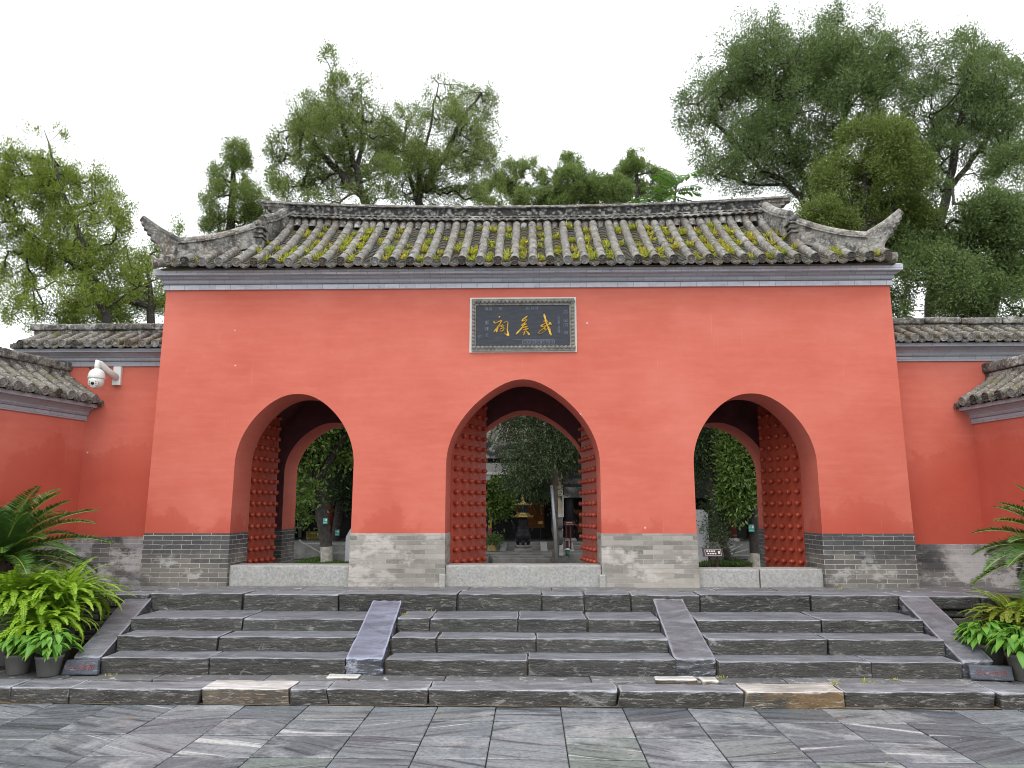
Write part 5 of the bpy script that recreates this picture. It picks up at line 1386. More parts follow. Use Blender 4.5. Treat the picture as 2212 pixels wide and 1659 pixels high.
tree('cypress', 'tall open cypress with sparse twigs against the sky at the right', 51,
     [TR(19, [(2008, 760), (2012, 620), (2020, 520), (2045, 420), (2065, 320), (2082, 220), (2090, 130)]), [tuple(at(u, v, 19)) for u, v in ((2045, 420), (2120, 320), (2170, 230))]],
     LB(19, [(2050, 115, 75, 55), (2130, 160, 60, 60), (1995, 215, 70, 70), (2090, 240, 75, 70), (2165, 270, 55, 70), (2050, 330, 70, 55), (2130, 350, 60, 50), (1980, 300, 60, 70), (2180, 200, 50, 70), (2040, 200, 80, 80), (2080, 240, 130, 150)], seed=11), 560, 14, 'cypress_d', sig=.23, r0=.12, gap=.06)
tree('cypress', 'dense dark cypress with a thick leaning limb above the right wall', 52,
     [TR(17, [(2105, 780), (2150, 640), (2200, 575), (2262, 530), (2320, 440)]), [tuple(at(u, v, 17)) for u, v in ((2150, 640), (2110, 560), (2080, 480))], [tuple(at(u, v, 17)) for u, v in ((2262, 530), (2230, 420), (2210, 320))]],
     LB(17, [(2190, 390, 55, 85), (2200, 510, 65, 60), (2120, 550, 85, 60), (2020, 590, 75, 65), (1965, 630, 45, 55), (2060, 655, 85, 35), (2160, 650, 75, 45), (2000, 500, 60, 60), (2085, 480, 65, 55), (2260, 330, 60, 90), (2280, 470, 60, 90), (1950, 550, 30, 60), (2140, 470, 70, 60), (2180, 600, 60, 50), (2080, 600, 70, 50), (1990, 430, 60, 60), (1960, 660, 40, 30), (2120, 540, 150, 130), (2030, 620, 110, 60), (1940, 640, 45, 50), (1955, 560, 45, 60), (2010, 680, 80, 25), (2170, 690, 60, 25)], seed=12), 1000, 16, 'cypress_d', sig=.23, r0=.14, droop=.35, gap=.05)
# inside the courtyard, seen through the doorways; unseen upper crowns added for shade
tree('courtyard_tree', 'dark leaning trunk with limewashed base seen through the left doorway', 61, [TR(24.9, [(708, 1222), (702, 1180), (694, 1110), (686, 1040), (676, 960), (690, 880)]), [tuple(at(u, v, 24.9)) for u, v in ((686, 1040), (730, 960), (770, 900))]],
     LB(24.9, [(655, 1040, 40, 40), (680, 980, 60, 50), (740, 970, 50, 50), (650, 1095, 28, 22), (700, 900, 90, 50), (640, 920, 50, 60), (650, 760, 200, 70), (800, 820, 120, 60), (560, 820, 120, 60)], seed=13), 330, 26, 'broad', sig=.34, leafL=(.12, .20), leafW=(.06, .09), r0=.19, painted=.72, up=.1)
tree('courtyard_tree', 'forked trunk with limewashed base just right of the leaning one in the left doorway', 62, [TR(29, [(724, 1200), (728, 1130), (738, 1070), (748, 1000), (755, 920)]), [tuple(at(u, v, 29)) for u, v in ((733, 1090), (722, 1040), (716, 960))]],
     LB(29, [(735, 1070, 30, 30), (750, 1010, 45, 55), (760, 1080, 25, 35), (720, 950, 60, 50), (780, 950, 60, 70)], seed=14), 150, 24, 'cypress_shade', sig=.30, r0=.17, painted=.62)
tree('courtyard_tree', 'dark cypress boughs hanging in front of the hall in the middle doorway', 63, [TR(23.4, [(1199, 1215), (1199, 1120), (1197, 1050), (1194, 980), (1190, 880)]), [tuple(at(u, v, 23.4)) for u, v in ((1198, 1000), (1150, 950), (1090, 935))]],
     LB(23.4, [(1120, 925, 55, 24), (1175, 955, 62, 50), (1228, 975, 34, 45), (1150, 1015, 58, 28), (1165, 1050, 35, 25), (1082, 965, 22, 32), (1120, 1035, 40, 20), (1150, 1005, 60, 24), (1185, 990, 34, 24), (1215, 985, 26, 30), (1230, 905, 50, 40), (1150, 880, 90, 40), (1100, 760, 200, 70), (1250, 800, 130, 60), (980, 820, 120, 60)], seed=15), 520, 26, 'cypress_shade', sig=.27, r0=.10, droop=.7, bark='bark_brown', up=.1)
tree('courtyard_shrub', 'bright green maple branch beside the yellow banner in the middle doorway', 64, [TR(27.5, [(1048, 1180), (1054, 1120), (1062, 1080)])],
     LB(27.5, [(1062, 1065, 24, 20), (1085, 1080, 20, 18), (1070, 1095, 26, 12)], seed=16), 90, 20, 'broad', sig=.16, leafL=(.10, .16), leafW=(.05, .08), up=0, droop=.2, r0=.05)
tree('courtyard_tree', 'leaning thin trunk with hanging cypress foliage in the right doorway', 65, [TR(25.0, [(1583, 1224), (1572, 1200), (1560, 1172), (1545, 1100), (1535, 1020), (1530, 940)])],
     LB(25.0, [(1540, 950, 45, 45), (1530, 1030, 42, 55), (1552, 1095, 38, 45), (1545, 1142, 26, 22), (1500, 960, 40, 60), (1520, 890, 80, 40), (1480, 760, 200, 70), (1640, 800, 150, 70)], seed=17), 420, 26, 'cypress_shade', sig=.32, r0=.12, droop=.6, up=.1)
tree('courtyard_tree', 'straight trunk with limewashed base and green tag in the right doorway', 66, [TR(24.8, [(1632, 1224), (1630, 1170), (1627, 1110), (1622, 1030), (1620, 950)]), [tuple(at(u, v, 24.8)) for u, v in ((1625, 1070), (1600, 1010), (1590, 950))]],
     LB(24.8, [(1600, 1000, 32, 45), (1622, 1040, 28, 40), (1590, 1070, 22, 25), (1610, 940, 50, 50)], seed=18), 170, 24, 'broad', sig=.30, leafL=(.12, .2), leafW=(.05, .08), r0=.165, painted=.65, up=.1)
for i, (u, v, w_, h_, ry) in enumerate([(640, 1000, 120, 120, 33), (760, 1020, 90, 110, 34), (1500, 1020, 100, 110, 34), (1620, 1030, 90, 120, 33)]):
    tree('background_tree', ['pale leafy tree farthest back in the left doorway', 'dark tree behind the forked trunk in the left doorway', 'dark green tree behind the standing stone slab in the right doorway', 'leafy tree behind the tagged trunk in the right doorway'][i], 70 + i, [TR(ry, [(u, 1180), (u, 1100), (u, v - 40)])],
         LB(ry, [(u, v, w_ * .6, h_ * .6), (u - 40, v + 40, 40, 40), (u + 40, v + 30, 40, 45)], seed=20 + i), 210, 20, ['broad', 'cypress_shade', 'cypress_shade', 'broad'][i], sig=.42, leafL=(.16, .28), leafW=(.08, .13), r0=.15)

# ================================================================ courtyard behind the gate
# lawn strips
for label, u0, u1, seed in (('left', 640, 790, 1), ('right', 1480, 1610, 2)):
    rng = np.random.default_rng(seed); n = 9000; a, b = at(u0, 1220, 25.2), at(u1, 1220, 25.2)
    C = np.stack([rng.uniform(a.x, b.x, n), rng.uniform(24.3, 27.4, n), np.zeros(n)], 1)
    hum = np.array([.05 + .20 * max(0, noise.noise(Vector((p[0] * 1.1, p[1] * 1.1, seed))) + .15) for p in C])
    C[:, 2] = rng.uniform(0, 1, n) * hum * .7
    D = unit(rng.normal(size=(n, 3)) * .4 + [0, 0, 1.])
    o = quads_mesh('lawn', leaf_quads(C, D, rng.uniform(.06, .14, n), rng.uniform(.02, .04, n), rng), M['grass'])
    tag(o, 'low green ground cover behind the %s doorway' % label, 'grass', kind='stuff')
# raised hall platform with steps
hp = thing('hall_platform', 'stepped grey stone platform in front of the dark hall', 'platform', (-.2, 26, 0))
def px_box(mb, u0, v0, u1, v1, Y, depth, z0=None):
    a, b = at(u0, v0, Y), at(u1, v1, Y); z = b.z if z0 is None else z0
    return mb.rough(min(a.x, b.x), max(a.x, b.x), Y, Y + depth, z, a.z, seg=.3, rnd=.02, amp=(.008, .008, .006), seed=int(u0 + v0) % 97)
mb = MB()
px_box(mb, 1063, 1206, 1208, 1213, 24.6, 1.2, 0); px_box(mb, 1058, 1201, 1206, 1206, 24.9, 1.2, 0)
mb.build('step', M['stone_mid'], hp, smooth=True)
mb = MB(); px_box(mb, 700, 1195, 1560, 1206, 25.4, 2.6, 0); mb.build('lower_terrace', M['stone_mid'], hp, smooth=True)
for k, (v, Y) in enumerate(((1189, 27.2), (1183.5, 27.5), (1178, 27.8), (1171.5, 28.1))):
    mb = MB(); px_box(mb, 1094, v, 1168, v + 7, Y, 2.0, .2); mb.build('step', M['stone_mid'], hp, smooth=True)
    mb = MB(); px_box(mb, 1228, v, 1300, v + 7, Y, 2.0, .2); mb.build('step', M['stone_mid'], hp, smooth=True)
for u0, u1 in ((1079, 1093), (1168, 1183), (1232, 1241)):
    a, b = at(u0, 1193, 27.0), at(u1, 1170, 28.3); mb = MB(); x0, x1 = a.x, at(u1, 1193, 27.0).x
    mb.hexa([(x0, 27.0, .2), (x1, 27.0, .2), (x1, 28.3, .2), (x0, 28.3, .2), (x0, 27.0, a.z + .03), (x1, 27.0, a.z + .03), (x1, 28.3, b.z), (x0, 28.3, b.z)]); mb.build('sloping_slab', M['stele'], hp)
FL = at(1100, 1171, 28.2).z
mb = MB(); mb.box(-12, 14, 28.2, 38, 0, FL); mb.build('upper_floor', M['stone_mid'], hp)
# the hall
hl = thing('temple_hall', 'dark timber temple hall standing behind the incense burner', 'hall', (0, 30, FL))
mb = MB(); mb.box(-10, 12, 33.0, 33.3, FL, 5.5); mb.box(-10.2, -9.9, 29.2, 33, FL, 5.5); mb.box(12, 12.2, 29.2, 33, FL, 5.5); mb.box(-10.2, 12.2, 29.0, 33.3, 3.6, 5.2); mb.build('wall', M['wood_dark'], hl)
mb = MB(); mb.box(-10.2, 12.2, 28.75, 28.98, at(1100, 1076, 28.9).z, 3.55); mb.build('lintel', M['wood_dark'], hl)
for x in (-7.5, -4.6, -1.75, 1.42, 4.4, 7.4):
    mb = MB(); mb.tube([(x, 29.1, FL), (x, 29.1, 3.6)], .17, 14); c_ = mb.build('pillar', M['wood_red'] if abs(x) > 3 else M['wood_dark'], hl, smooth=True)
    mb = MB(); mb.lathe([(.27, 0), (.27, .05), (.21, .12)], (x, 29.1, FL), 14); mb.build('pillar_base', M['stone_pale'], c_, smooth=True)
rfm = MB(); rfm.add([(-11.6, 27.6, 3.9), (13.6, 27.6, 3.9), (12.4, 31.2, 6.4), (-10.4, 31.2, 6.4), (-11.6, 34.8, 3.9), (13.6, 34.8, 3.9)], [(0, 1, 2, 3), (3, 2, 5, 4), (0, 3, 4), (1, 5, 2), (0, 4, 5, 1)])
hr = rfm.build('roof', M['pan'], hl); mb = MB()
for k in range(72):
    x = -11.4 + k * .35; xt = -10.2 + k * .35 * 22.4 / 24.9; mb.tube([(x, 27.55, 3.94), (xt, 31.2, 6.44)], .085, 6)
mb.build('tube_tiles', M['tube'], hr, smooth=True)
for x in range(-8, 12, 2):
    pass
mb = MB(); a = at(1140, 1120, 32.8)
mb.box(a.x - .02, at(1176, 1120, 32.8).x, 32.9, 32.97, 1.0, 2.05); mb.build('door_sign', M['orange'], hl)
a, b = at(1163, 1106, 29), at(1171, 1113, 29)
# orange cloth over the altar, brass notice
ac = thing('altar_cloth', 'orange cloth hanging inside the hall behind the incense burner', 'cloth', tuple(at(1118, 1150, 31)))
mb = MB(); pts = [(1090, 1087), (1148, 1086), (1148, 1130), (1134, 1104), (1104, 1104), (1090, 1126)]
P3 = [at(u, v, 31) for u, v in pts]; mb.extrude([(p.x, p.z) for p in P3], lambda a, b: (a, 30.96, b), lambda a, b: (a, 31.0, b)); mb.build('cloth', M['orange'], ac)
ac2 = thing('altar_cloth', 'orange cloth behind the seated dark figure inside the hall', 'cloth', tuple(at(1236, 1150, 32)))
mb = MB(); P3 = [at(u, v, 32.2) for u, v in ((1228, 1101), (1262, 1101), (1262, 1150), (1228, 1150))]; mb.extrude([(p.x, p.z) for p in P3], lambda a, b: (a, 32.15, b), lambda a, b: (a, 32.2, b)); mb.build('cloth', M['orange'], ac2)
nb = thing('brass_notice', 'small brass notice on the dark hall front beside the burner', 'notice', tuple(at(1167, 1130, 29)))
a, b = at(1163, 1126, 29), at(1172, 1132, 29); mb = MB(); mb.box(a.x, b.x, 28.95, 28.99, b.z, a.z); mb.build('plate', M['brass'], nb)
mb = MB(); mb.tube([((a.x + b.x) / 2, 28.985, FL), ((a.x + b.x) / 2, 28.985, b.z + .02)], .014, 6); mb.build('post', M['wood_dark'], nb)
# incense burner
bc = at(1130, 1192, 26.4); k = 26.4 / F
bb = thing('incense_burner', 'dark bronze pagoda shaped incense burner with gilded roofs on a round stone base', 'incense burner', tuple(bc))
ZB_ = lambda v: at(1130, v, 26.4).z
def hexring(mb, prof, n=6, rot=0): mb.lathe([(r * k, ZB_(v) - bc.z) for r, v in prof], bc, n, Matrix.Rotation(rot, 4, 'Z'))
mb = MB(); hexring(mb, [(20, 1196), (20.5, 1189), (19, 1186), (17, 1184)], 20); hexring(mb, [(14, 1184), (17, 1179), (16, 1177)], 20); mb.build('stone_base', M['stone_mid'], bb, smooth=True)
mb = MB(); hexring(mb, [(8, 1172), (13, 1168), (16.5, 1162), (17, 1156), (16, 1151), (14.5, 1149), (17, 1147.5), (13, 1146.5), (13.5, 1141), (14, 1139)], 20); bo = mb.build('bowl', M['bronze'], bb, smooth=True)
for a_ in (30, 150, 270):
    mb = MB(); q = bc + Vector((math.cos(R(a_)) * 11 * k, math.sin(R(a_)) * 11 * k, 0)); mb.tube([(q.x, q.y, ZB_(1167)), (q.x * 1 + math.cos(R(a_)) * 3 * k, q.y + math.sin(R(a_)) * 3 * k, ZB_(1171)), (q.x, q.y, ZB_(1179))], [5 * k, 4 * k, 2.6 * k], 8); mb.build('leg', M['bronze'], bb, smooth=True)
for s in (-1, 1):
    mb = MB(); P = lambda u, v: Vector((bc.x + s * u * k, bc.y, ZB_(v))); mb.tube([P(15, 1148), P(19, 1146), P(19, 1139), P(18, 1134), P(22, 1132)], [2 * k, 2 * k, 2 * k, 2 * k, 1.2 * k], 8); mb.build('handle', M['bronze'], bb, smooth=True)
mb = MB(); hexring(mb, [(13, 1138.5), (12.5, 1137), (11, 1136), (11, 1124), (12, 1122)], 6); mb.build('lower_chamber', M['bronze'], bb)
mb = MB(); hexring(mb, [(19, 1117.5), (20, 1116), (13, 1110), (11.5, 1107.5)], 6)
for a_ in range(0, 360, 60): q = bc + Vector((math.cos(R(a_)) * 19 * k, math.sin(R(a_)) * 19 * k, 0)); mb.tube([(q.x, q.y, ZB_(1117)), (q.x + math.cos(R(a_)) * 3 * k, q.y + math.sin(R(a_)) * 3 * k, ZB_(1113))], [1.6 * k, .8 * k], 6)
mb.build('lower_roof', M['brass'], bb)
mb = MB(); hexring(mb, [(11.5, 1108), (10.5, 1106), (9.5, 1092)], 6); mb.build('upper_chamber', M['bronze'], bb)
mb = MB(); hexring(mb, [(16, 1091.5), (17, 1090), (8, 1086.5), (4.5, 1083), (3, 1081)], 6)
for a_ in range(0, 360, 60): q = bc + Vector((math.cos(R(a_)) * 16 * k, math.sin(R(a_)) * 16 * k, 0)); mb.tube([(q.x, q.y, ZB_(1090.5)), (q.x + math.cos(R(a_)) * 3 * k, q.y + math.sin(R(a_)) * 3 * k, ZB_(1087.5))], [1.5 * k, .7 * k], 6)
mb.build('upper_roof', M['brass'], bb)
mb = MB(); hexring(mb, [(1.6, 1082), (2.6, 1079), (1.4, 1076.5), (2.4, 1074), (1.2, 1072), (2.8, 1070), (.4, 1066)], 10); mb.build('finial', M['brass'], bb, smooth=True)
# memorial arch of pale stone in front of the hall
pa = thing('stone_memorial_arch', 'pale stone memorial archway with drum stones in front of the hall', 'archway', tuple(at(1209, 1205, 24.4).xy) + (0,))
def pxb(mb, u0, v0, u1, v1, Y, d, rn=.012, a=.006): p, q = at(u0, v0, Y), at(u1, v1, Y); mb.rough(p.x, q.x, Y, Y + d, q.z, p.z, seg=.12, rnd=rn, amp=(a, a, a), seed=int(u0 * 3 + v0) % 91); return mb
for u, full in ((1209, True), (1035, False)):
    mb = MB(); pxb(mb, u - 8, 920, u + 8, 1206, 24.4, .26); col = mb.build('column', M['stone_cream'], pa, smooth=True)
    mb = MB()
    for (a0, v0, a1, v1) in ((-9, 1070, -5.5, 1117), (5.5, 1070, 9, 1117), (-5.5, 1112, 5.5, 1117), (-5.5, 1067, 5.5, 1071)): pxb(mb, u + a0, v0, u + a1, v1, 24.33, .09, .008, .003)
    mb.build('border', M['stone_white'], col)
    mb = MB(); y = 24.12; c1, c2 = at(u, 1134, 24.15), at(u, 1160, 24.15); w_ = 6.2 * k
    for c_, rr_ in ((at(u, 1131, 24.15), 12 * k), (at(u, 1160, 24.15), 15 * k)):
        mb.lathe([(rr_ * .82, -w_), (rr_, -w_ * .7), (rr_ * 1.02, 0), (rr_, w_ * .7), (rr_ * .82, w_)], c_, 20, Matrix.Rotation(R(90), 4, 'Y'))
    mb.build('drum_stone', M['stone_dark'], col, smooth=True)
    mb = MB(); pxb(mb, u - 7, 1178, u + 7, 1200, 23.95, .5); mb.build('pedestal', M['stone_pale'], col, smooth=True)
    mb = MB(); pxb(mb, u - 17, 1204, u + 20, 1222, 23.8, 1.0); mb.build('footing', M['stone_dark'], col, smooth=True)
mb = MB(); pxb(mb, 1043, 1000, 1201, 1024, 24.45, .18, .02, .01); bm_ = mb.build('lintel', M['stone_pale'], pa, smooth=True)
mb = MB(); pxb(mb, 1043, 1019, 1201, 1025, 24.40, .3, .008, .003); mb.build('lintel_edge', M['stone_white'], bm_)
mb = MB(); pxb(mb, 1043, 955, 1201, 990, 24.5, .14, .03, .02); mb.build('carved_panel', mat_carved('white_openwork_stone', 5, (.10, .10, .10), (.62, .61, .59)), pa, smooth=True)
mb = MB(); pxb(mb, 1218, 1052, 1330, 1075, 24.45, .18, .02, .01); mb.build('side_lintel', mat_carved('mottled_lintel_stone', 4, (.10, .10, .10), (.50, .49, .47)), pa, smooth=True)
mb = MB(); pxb(mb, 1214, 1034, 1330, 1046, 24.3, .6, .02, .01); mb.build('side_roof', M['stone_dark'], pa, smooth=True)
mb = MB(); pxb(mb, 1044, 1025, 1060, 1038, 24.45, .18, .03, .01); mb.build('corbel', M['stone_pale'], pa, smooth=True)
# leaning steel prop, banner, potted shrub, bin, signs
pp = thing('steel_prop', 'grey steel pole leaning beside the pale stone column', 'pole', tuple(at(1202, 1206, 23.0)))
mb = MB(); mb.tube([at(1203, 1219, 23.0), at(1198, 1130, 23.0), at(1191, 1048, 23.0)], .048, 10); mb.build('tube', M['steel'], pp, smooth=True)
yb = thing('hanging_banner', 'tall yellow banner hanging at the left hall pillar', 'banner', tuple(at(1056, 1140, 28.6)))
mb = MB(); pxb(mb, 1051, 1064, 1062, 1141, 28.5, .03, .004, .003); mb.build('cloth', M['yellow'], yb)
mb = MB()
for i in range(6): pxb(mb, 1055, 1074 + i * 11, 1058.5, 1079 + i * 11, 28.485, .012, .002, .001)
mb.build('faded_characters', M['bronze'], yb)
mb = MB(); pxb(mb, 1051.5, 1141, 1061.5, 1156, 28.5, .03, .004, .003); mb.build('hem', plain('pink_cloth', (.32, .08, .10), .8, 0, .15), yb)
ps = thing('potted_shrub', 'small dark leafy shrub in a square ochre pot on the platform', 'potted plant', tuple(at(1062, 1190, 26.6)))
mb = MB(); pxb(mb, 1053, 1178, 1071, 1191, 26.5, .28, .02, .006); mb.build('pot', M['terracotta'], ps, smooth=True)
rng = np.random.default_rng(9); n = 900; c_ = np.array(at(1064, 1168, 26.65)); off = rng.normal(size=(n, 3)) * [.13, .12, .11]; quads_mesh('foliage', leaf_quads(c_ + off, unit(unit(off) + rng.normal(size=(n, 3)) * .6), rng.uniform(.06, .11, n), rng.uniform(.025, .04, n), rng), M['cypress_d'], ps)
bn = thing('litter_bin', 'small green litter bin with white lid beside the drum stone', 'bin', tuple(at(1227, 1205, 24.6)))
bq = at(1226, 1205, 24.7); hb = at(1226, 1188, 24.7).z
mb = MB(); mb.lathe([(.055, 0), (.075, hb - bq.z)], bq, 14); mb.build('body', M['green_bin'], bn, smooth=True)
mb = MB(); mb.lathe([(.085, 0), (.085, .02), (.04, .05)], (bq.x, bq.y, hb), 14); mb.build('lid', M['white'], bn, smooth=True)
def post_sign(name, label, u0, v0, u1, v1, Y, mat, legs, vleg, bars, oval=False, tilt=.0, rim=True):
    t = thing(name, label, 'sign', tuple(at((u0 + u1) / 2, vleg, Y)))
    p, q = at(u0, v0, Y), at(u1, v1, Y); mb = MB()
    if oval:
        cx, cz, a, b = (p.x + q.x) / 2, (p.z + q.z) / 2, (q.x - p.x) / 2, (p.z - q.z) / 2
        mb.extrude([(cx + a * math.cos(R(i * 18)), cz + b * math.sin(R(i * 18))) for i in range(20)], lambda x, z: (x, Y, z), lambda x, z: (x, Y + .03, z))
    else:
        mb.hexa([(p.x, Y - tilt, q.z), (q.x, Y - tilt, q.z), (q.x, Y - tilt + .04, q.z), (p.x, Y - tilt + .04, q.z), (p.x, Y, p.z), (q.x, Y, p.z), (q.x, Y + .04, p.z), (p.x, Y + .04, p.z)])
    mb.build('board', mat, t)
    mb = MB()
    for (bx0, bz0, bx1, bz1) in bars:
        X_ = lambda s: p.x + (q.x - p.x) * s; Z_ = lambda s: q.z + (p.z - q.z) * s; Yt = lambda s: Y - tilt * (1 - s) - .006
        mb.hexa([(X_(bx0), Yt(bz0), Z_(bz0)), (X_(bx1), Yt(bz0), Z_(bz0)), (X_(bx1), Yt(bz0) + .01, Z_(bz0)), (X_(bx0), Yt(bz0) + .01, Z_(bz0)), (X_(bx0), Yt(bz1), Z_(bz1)), (X_(bx1), Yt(bz1), Z_(bz1)), (X_(bx1), Yt(bz1) + .01, Z_(bz1)), (X_(bx0), Yt(bz1) + .01, Z_(bz1))])
    mb.build('white_lettering', M['white'], t)
    for u in legs:
        x = at(u, vleg, Y).x; mb = MB(); mb.box(x - .028, x + .028, Y + .035, Y + .085, max(0, at(u, vleg, Y).z), q.z + .06); mb.build('post', mat, t)
    return t
gl = [(.18 + .115 * i, .56, .26 + .115 * i, .72) for i in range(4)] + [(.22 + .115 * i, .28, .30 + .115 * i, .44) for i in range(4)] + [(.74, .34, .84, .66)]
fr = [(.10, .80, .88, .83), (.14, .13, .90, .16), (.10, .13, .115, .83), (.88, .13, .895, .83)]
post_sign('lawn_sign', 'dark red sloping sign board on two posts in front of the stone slab', 1517, 1184, 1562, 1202, 24.0, M['sign_red'], (1534, 1551), 1232, gl + fr, tilt=.10)
post_sign('notice_board', 'brown slanted notice on thin posts left of the seated figure', 1218, 1126, 1243, 1135, 27.2, M['wood_red'], (1224, 1233), 1190, [(.22, .55, .72, .72), (.2, .25, .8, .32)])
post_sign('oval_sign', 'small oval dark red sign beside the green bin', 1218, 1161, 1234, 1170, 26.9, M['sign_red'], (1226,), 1192, [(.2, .55, .8, .68), (.15, .3, .85, .38)], oval=True)
def tagplate(label, u0, v0, u1, v1, Y):
    t = thing('tree_tag', label, 'tag', tuple(at((u0 + u1) / 2, v1, Y)), 0, 'green tags on tree trunks'); p, q = at(u0, v0, Y), at(u1, v1, Y)
    mb = MB(); mb.box(p.x, q.x, Y, Y + .015, q.z, p.z); mb.build('plate', M['teal'], t)
    mb = MB(); w_, h = q.x - p.x, p.z - q.z; mb.box(p.x + w_ * .55, p.x + w_ * .85, Y - .005, Y, q.z + h * .5, q.z + h * .85); mb.box(p.x + w_ * .12, p.x + w_ * .45, Y - .005, Y, q.z + h * .62, q.z + h * .7); mb.box(p.x + w_ * .12, p.x + w_ * .8, Y - .005, Y, q.z + h * .2, q.z + h * .26); mb.build('white_marks', M['white'], t)
tagplate('teal tag on the dark leaning trunk in the left doorway', 698, 1119, 707, 1132, 24.62)
tagplate('teal tag on the forked trunk in the left doorway', 724, 1144, 733, 1157, 28.7)
tagplate('green and white tag on the limewashed trunk in the right doorway', 1617, 1133, 1630, 1149, 24.55)
# standing stones
sl_ = thing('stone_stele', 'tall pale grey stone slab with cut corner in the right doorway', 'stele', tuple(at(1515, 1225, 24.9).xy) + (0,))
pts = [at(u, v, 24.9) for u, v in ((1480, 1101), (1519, 1101), (1529, 1110), (1535, 1226), (1480, 1226))]; mb = MB()
mb.extrude([(p.x, max(p.z, 0)) for p in pts][::-1], lambda a, b: (a, 24.9, b), lambda a, b: (a, 25.12, b)); mb.build('slab', M['stele'], sl_)
gp = thing('stone_post', 'grey stone slab at the right edge of the left doorway', 'stone', tuple(at(754, 1225, 24.9).xy) + (0,))
pts = [at(u, v, 24.9) for u, v in ((757, 1142), (775, 1142), (775, 1226), (744, 1226), (747, 1160))]; mb = MB(); mb.extrude([(p.x, max(p.z, 0)) for p in pts][::-1], lambda a, b: (a, 24.9, b), lambda a, b: (a, 25.1, b)); mb.build('slab', M['stele'], gp)
rk = thing('white_rock', 'white jagged rock on the lawn beside the leaning trunk', 'rock', tuple(at(1560, 1212, 26.9).xy) + (0,))
pts = [at(u, v, 26.9) for u, v in ((1551, 1201), (1558, 1200), (1562, 1206), (1566, 1215), (1552, 1214))]; mb = MB(); mb.extrude([(p.x, p.z if p.z > .15 else 0) for p in pts][::-1], lambda a, b: (a, 26.9, b), lambda a, b: (a, 27.1, b)); mb.build('stone', M['stone_white'], rk)
# side terraces, ramps with stone rails, bamboo fences, red side hall
for nm, lab, u0, u1 in (('side_terrace', 'dark brick terrace with stone edge behind the trees of the left doorway', 560, 790), ('side_terrace', 'dark brick terrace with stone edge behind the sign of the right doorway', 1440, 1720)):
    t = thing(nm, lab, 'terrace', tuple(at((u0 + u1) / 2, 1190, 30.5).xy) + (0,)); mb = MB(); p, q = at(u0, 1179, 30.5), at(u1, 1179, 30.5)
    mb.box(p.x, q.x, 30.6, 36, 0, p.z - .08); mb.build('brick_face', M['brick'], t)
    mb = MB(); mb.rough(p.x, q.x, 30.5, 36, p.z - .08, p.z, seg=.5, rnd=.02, amp=(.01, .01, .006)); mb.build('edge_stone', M['stone_pale'], t, smooth=True)
def rail(label, lines, Y, rad=.035, mat='stone_pale'):
    t = thing('ramp_rail', label, 'railing', tuple(at(lines[0][0][0], lines[0][0][1], Y)))
    for i, l in enumerate(lines):
        mb = MB(); mb.tube([at(u, v, Y + .02 * i) for u, v in l], rad, 6); mb.build('rail', M[mat], t)
rail('pale stone ramp rail descending behind the trunks of the left doorway', [[(646, 1166), (657, 1175), (659, 1175), (696, 1196)], [(659, 1175), (748, 1176)], [(682, 1180), (696, 1186)], [(648, 1196), (696, 1197)]], 28.2)
rail('pale stone ramp rail rising towards the trunk of the right doorway', [[(1576, 1198), (1616, 1187)], [(1574, 1192), (1604, 1177)], [(1570, 1186), (1588, 1179)], [(1600, 1224), (1622, 1207)], [(1580, 1200), (1622, 1200)]], 28.0)
for lab, u0, u1, v0, v1 in (('yellow bamboo fence on the terrace in the left doorway', 662, 692, 1148, 1170), ('yellow bamboo fence on the terrace in the right doorway', 1545, 1605, 1163, 1177)):
    t = thing('bamboo_fence', lab, 'fence', tuple(at((u0 + u1) / 2, v1, 31))); mb = MB(); u = u0
    while u < u1: mb.tube([at(u, v1, 31), at(u, v0, 31)], .03, 5); u += 3.4
    mb.build('stakes', M['bamboo'], t); mb = MB(); mb.tube([at(u0, v0 + 4, 30.95), at(u1, v0 + 5, 30.95)], .025, 5); mb.build('rail', M['bamboo'], t)
sh = thing('side_hall', 'dark red side hall with grey roof half hidden behind the trees in the right doorway', 'building', tuple(at(1600, 1180, 38).xy) + (0,))
p, q = at(1500, 1060, 38), at(1760, 1178, 38); mb = MB(); mb.box(p.x, q.x, 38.3, 42, 0, p.z); mb.build('wall', M['wood_dark'], sh)
for u in (1512, 1552, 1588, 1640):
    x = at(u, 1170, 38).x; mb = MB(); mb.tube([(x, 38, 0), (x, 38, p.z)], .14, 10); mb.build('pillar', M['wood_red'], sh, smooth=True)
mb = MB(); mb.add([(p.x - 1, 37, p.z), (q.x + 1, 37, p.z), (q.x + 1, 40, p.z + 1.6), (p.x - 1, 40, p.z + 1.6), (p.x - 1, 43, p.z), (q.x + 1, 43, p.z)], [(0, 1, 2, 3), (3, 2, 5, 4), (0, 4, 5, 1)]); mb.build('roof', M['tube'], sh)
sh = thing('side_hall', 'red walled side hall with white post at the edge of the left doorway', 'building', tuple(at(640, 1180, 33).xy) + (0,))
p, q = at(520, 1080, 33), at(653, 1178, 33); mb = MB(); mb.box(p.x, q.x, 33, 38, 0, p.z); mb.build('wall', M['wood_red'], sh)
x = at(647, 1170, 32.9).x; mb = MB(); mb.box(x - .06, x + .06, 32.85, 32.98, .6, p.z); mb.build('white_post', M['stone_pale'], sh)
mb = MB(); mb.add([(p.x - 1, 32.4, p.z), (q.x + .6, 32.4, p.z), (q.x + .6, 35.5, p.z + 1.6), (p.x - 1, 35.5, p.z + 1.6), (p.x - 1, 38.6, p.z), (q.x + .6, 38.6, p.z)], [(0, 1, 2, 3), (3, 2, 5, 4), (0, 4, 5, 1)]); mb.build('roof', M['tube'], sh)
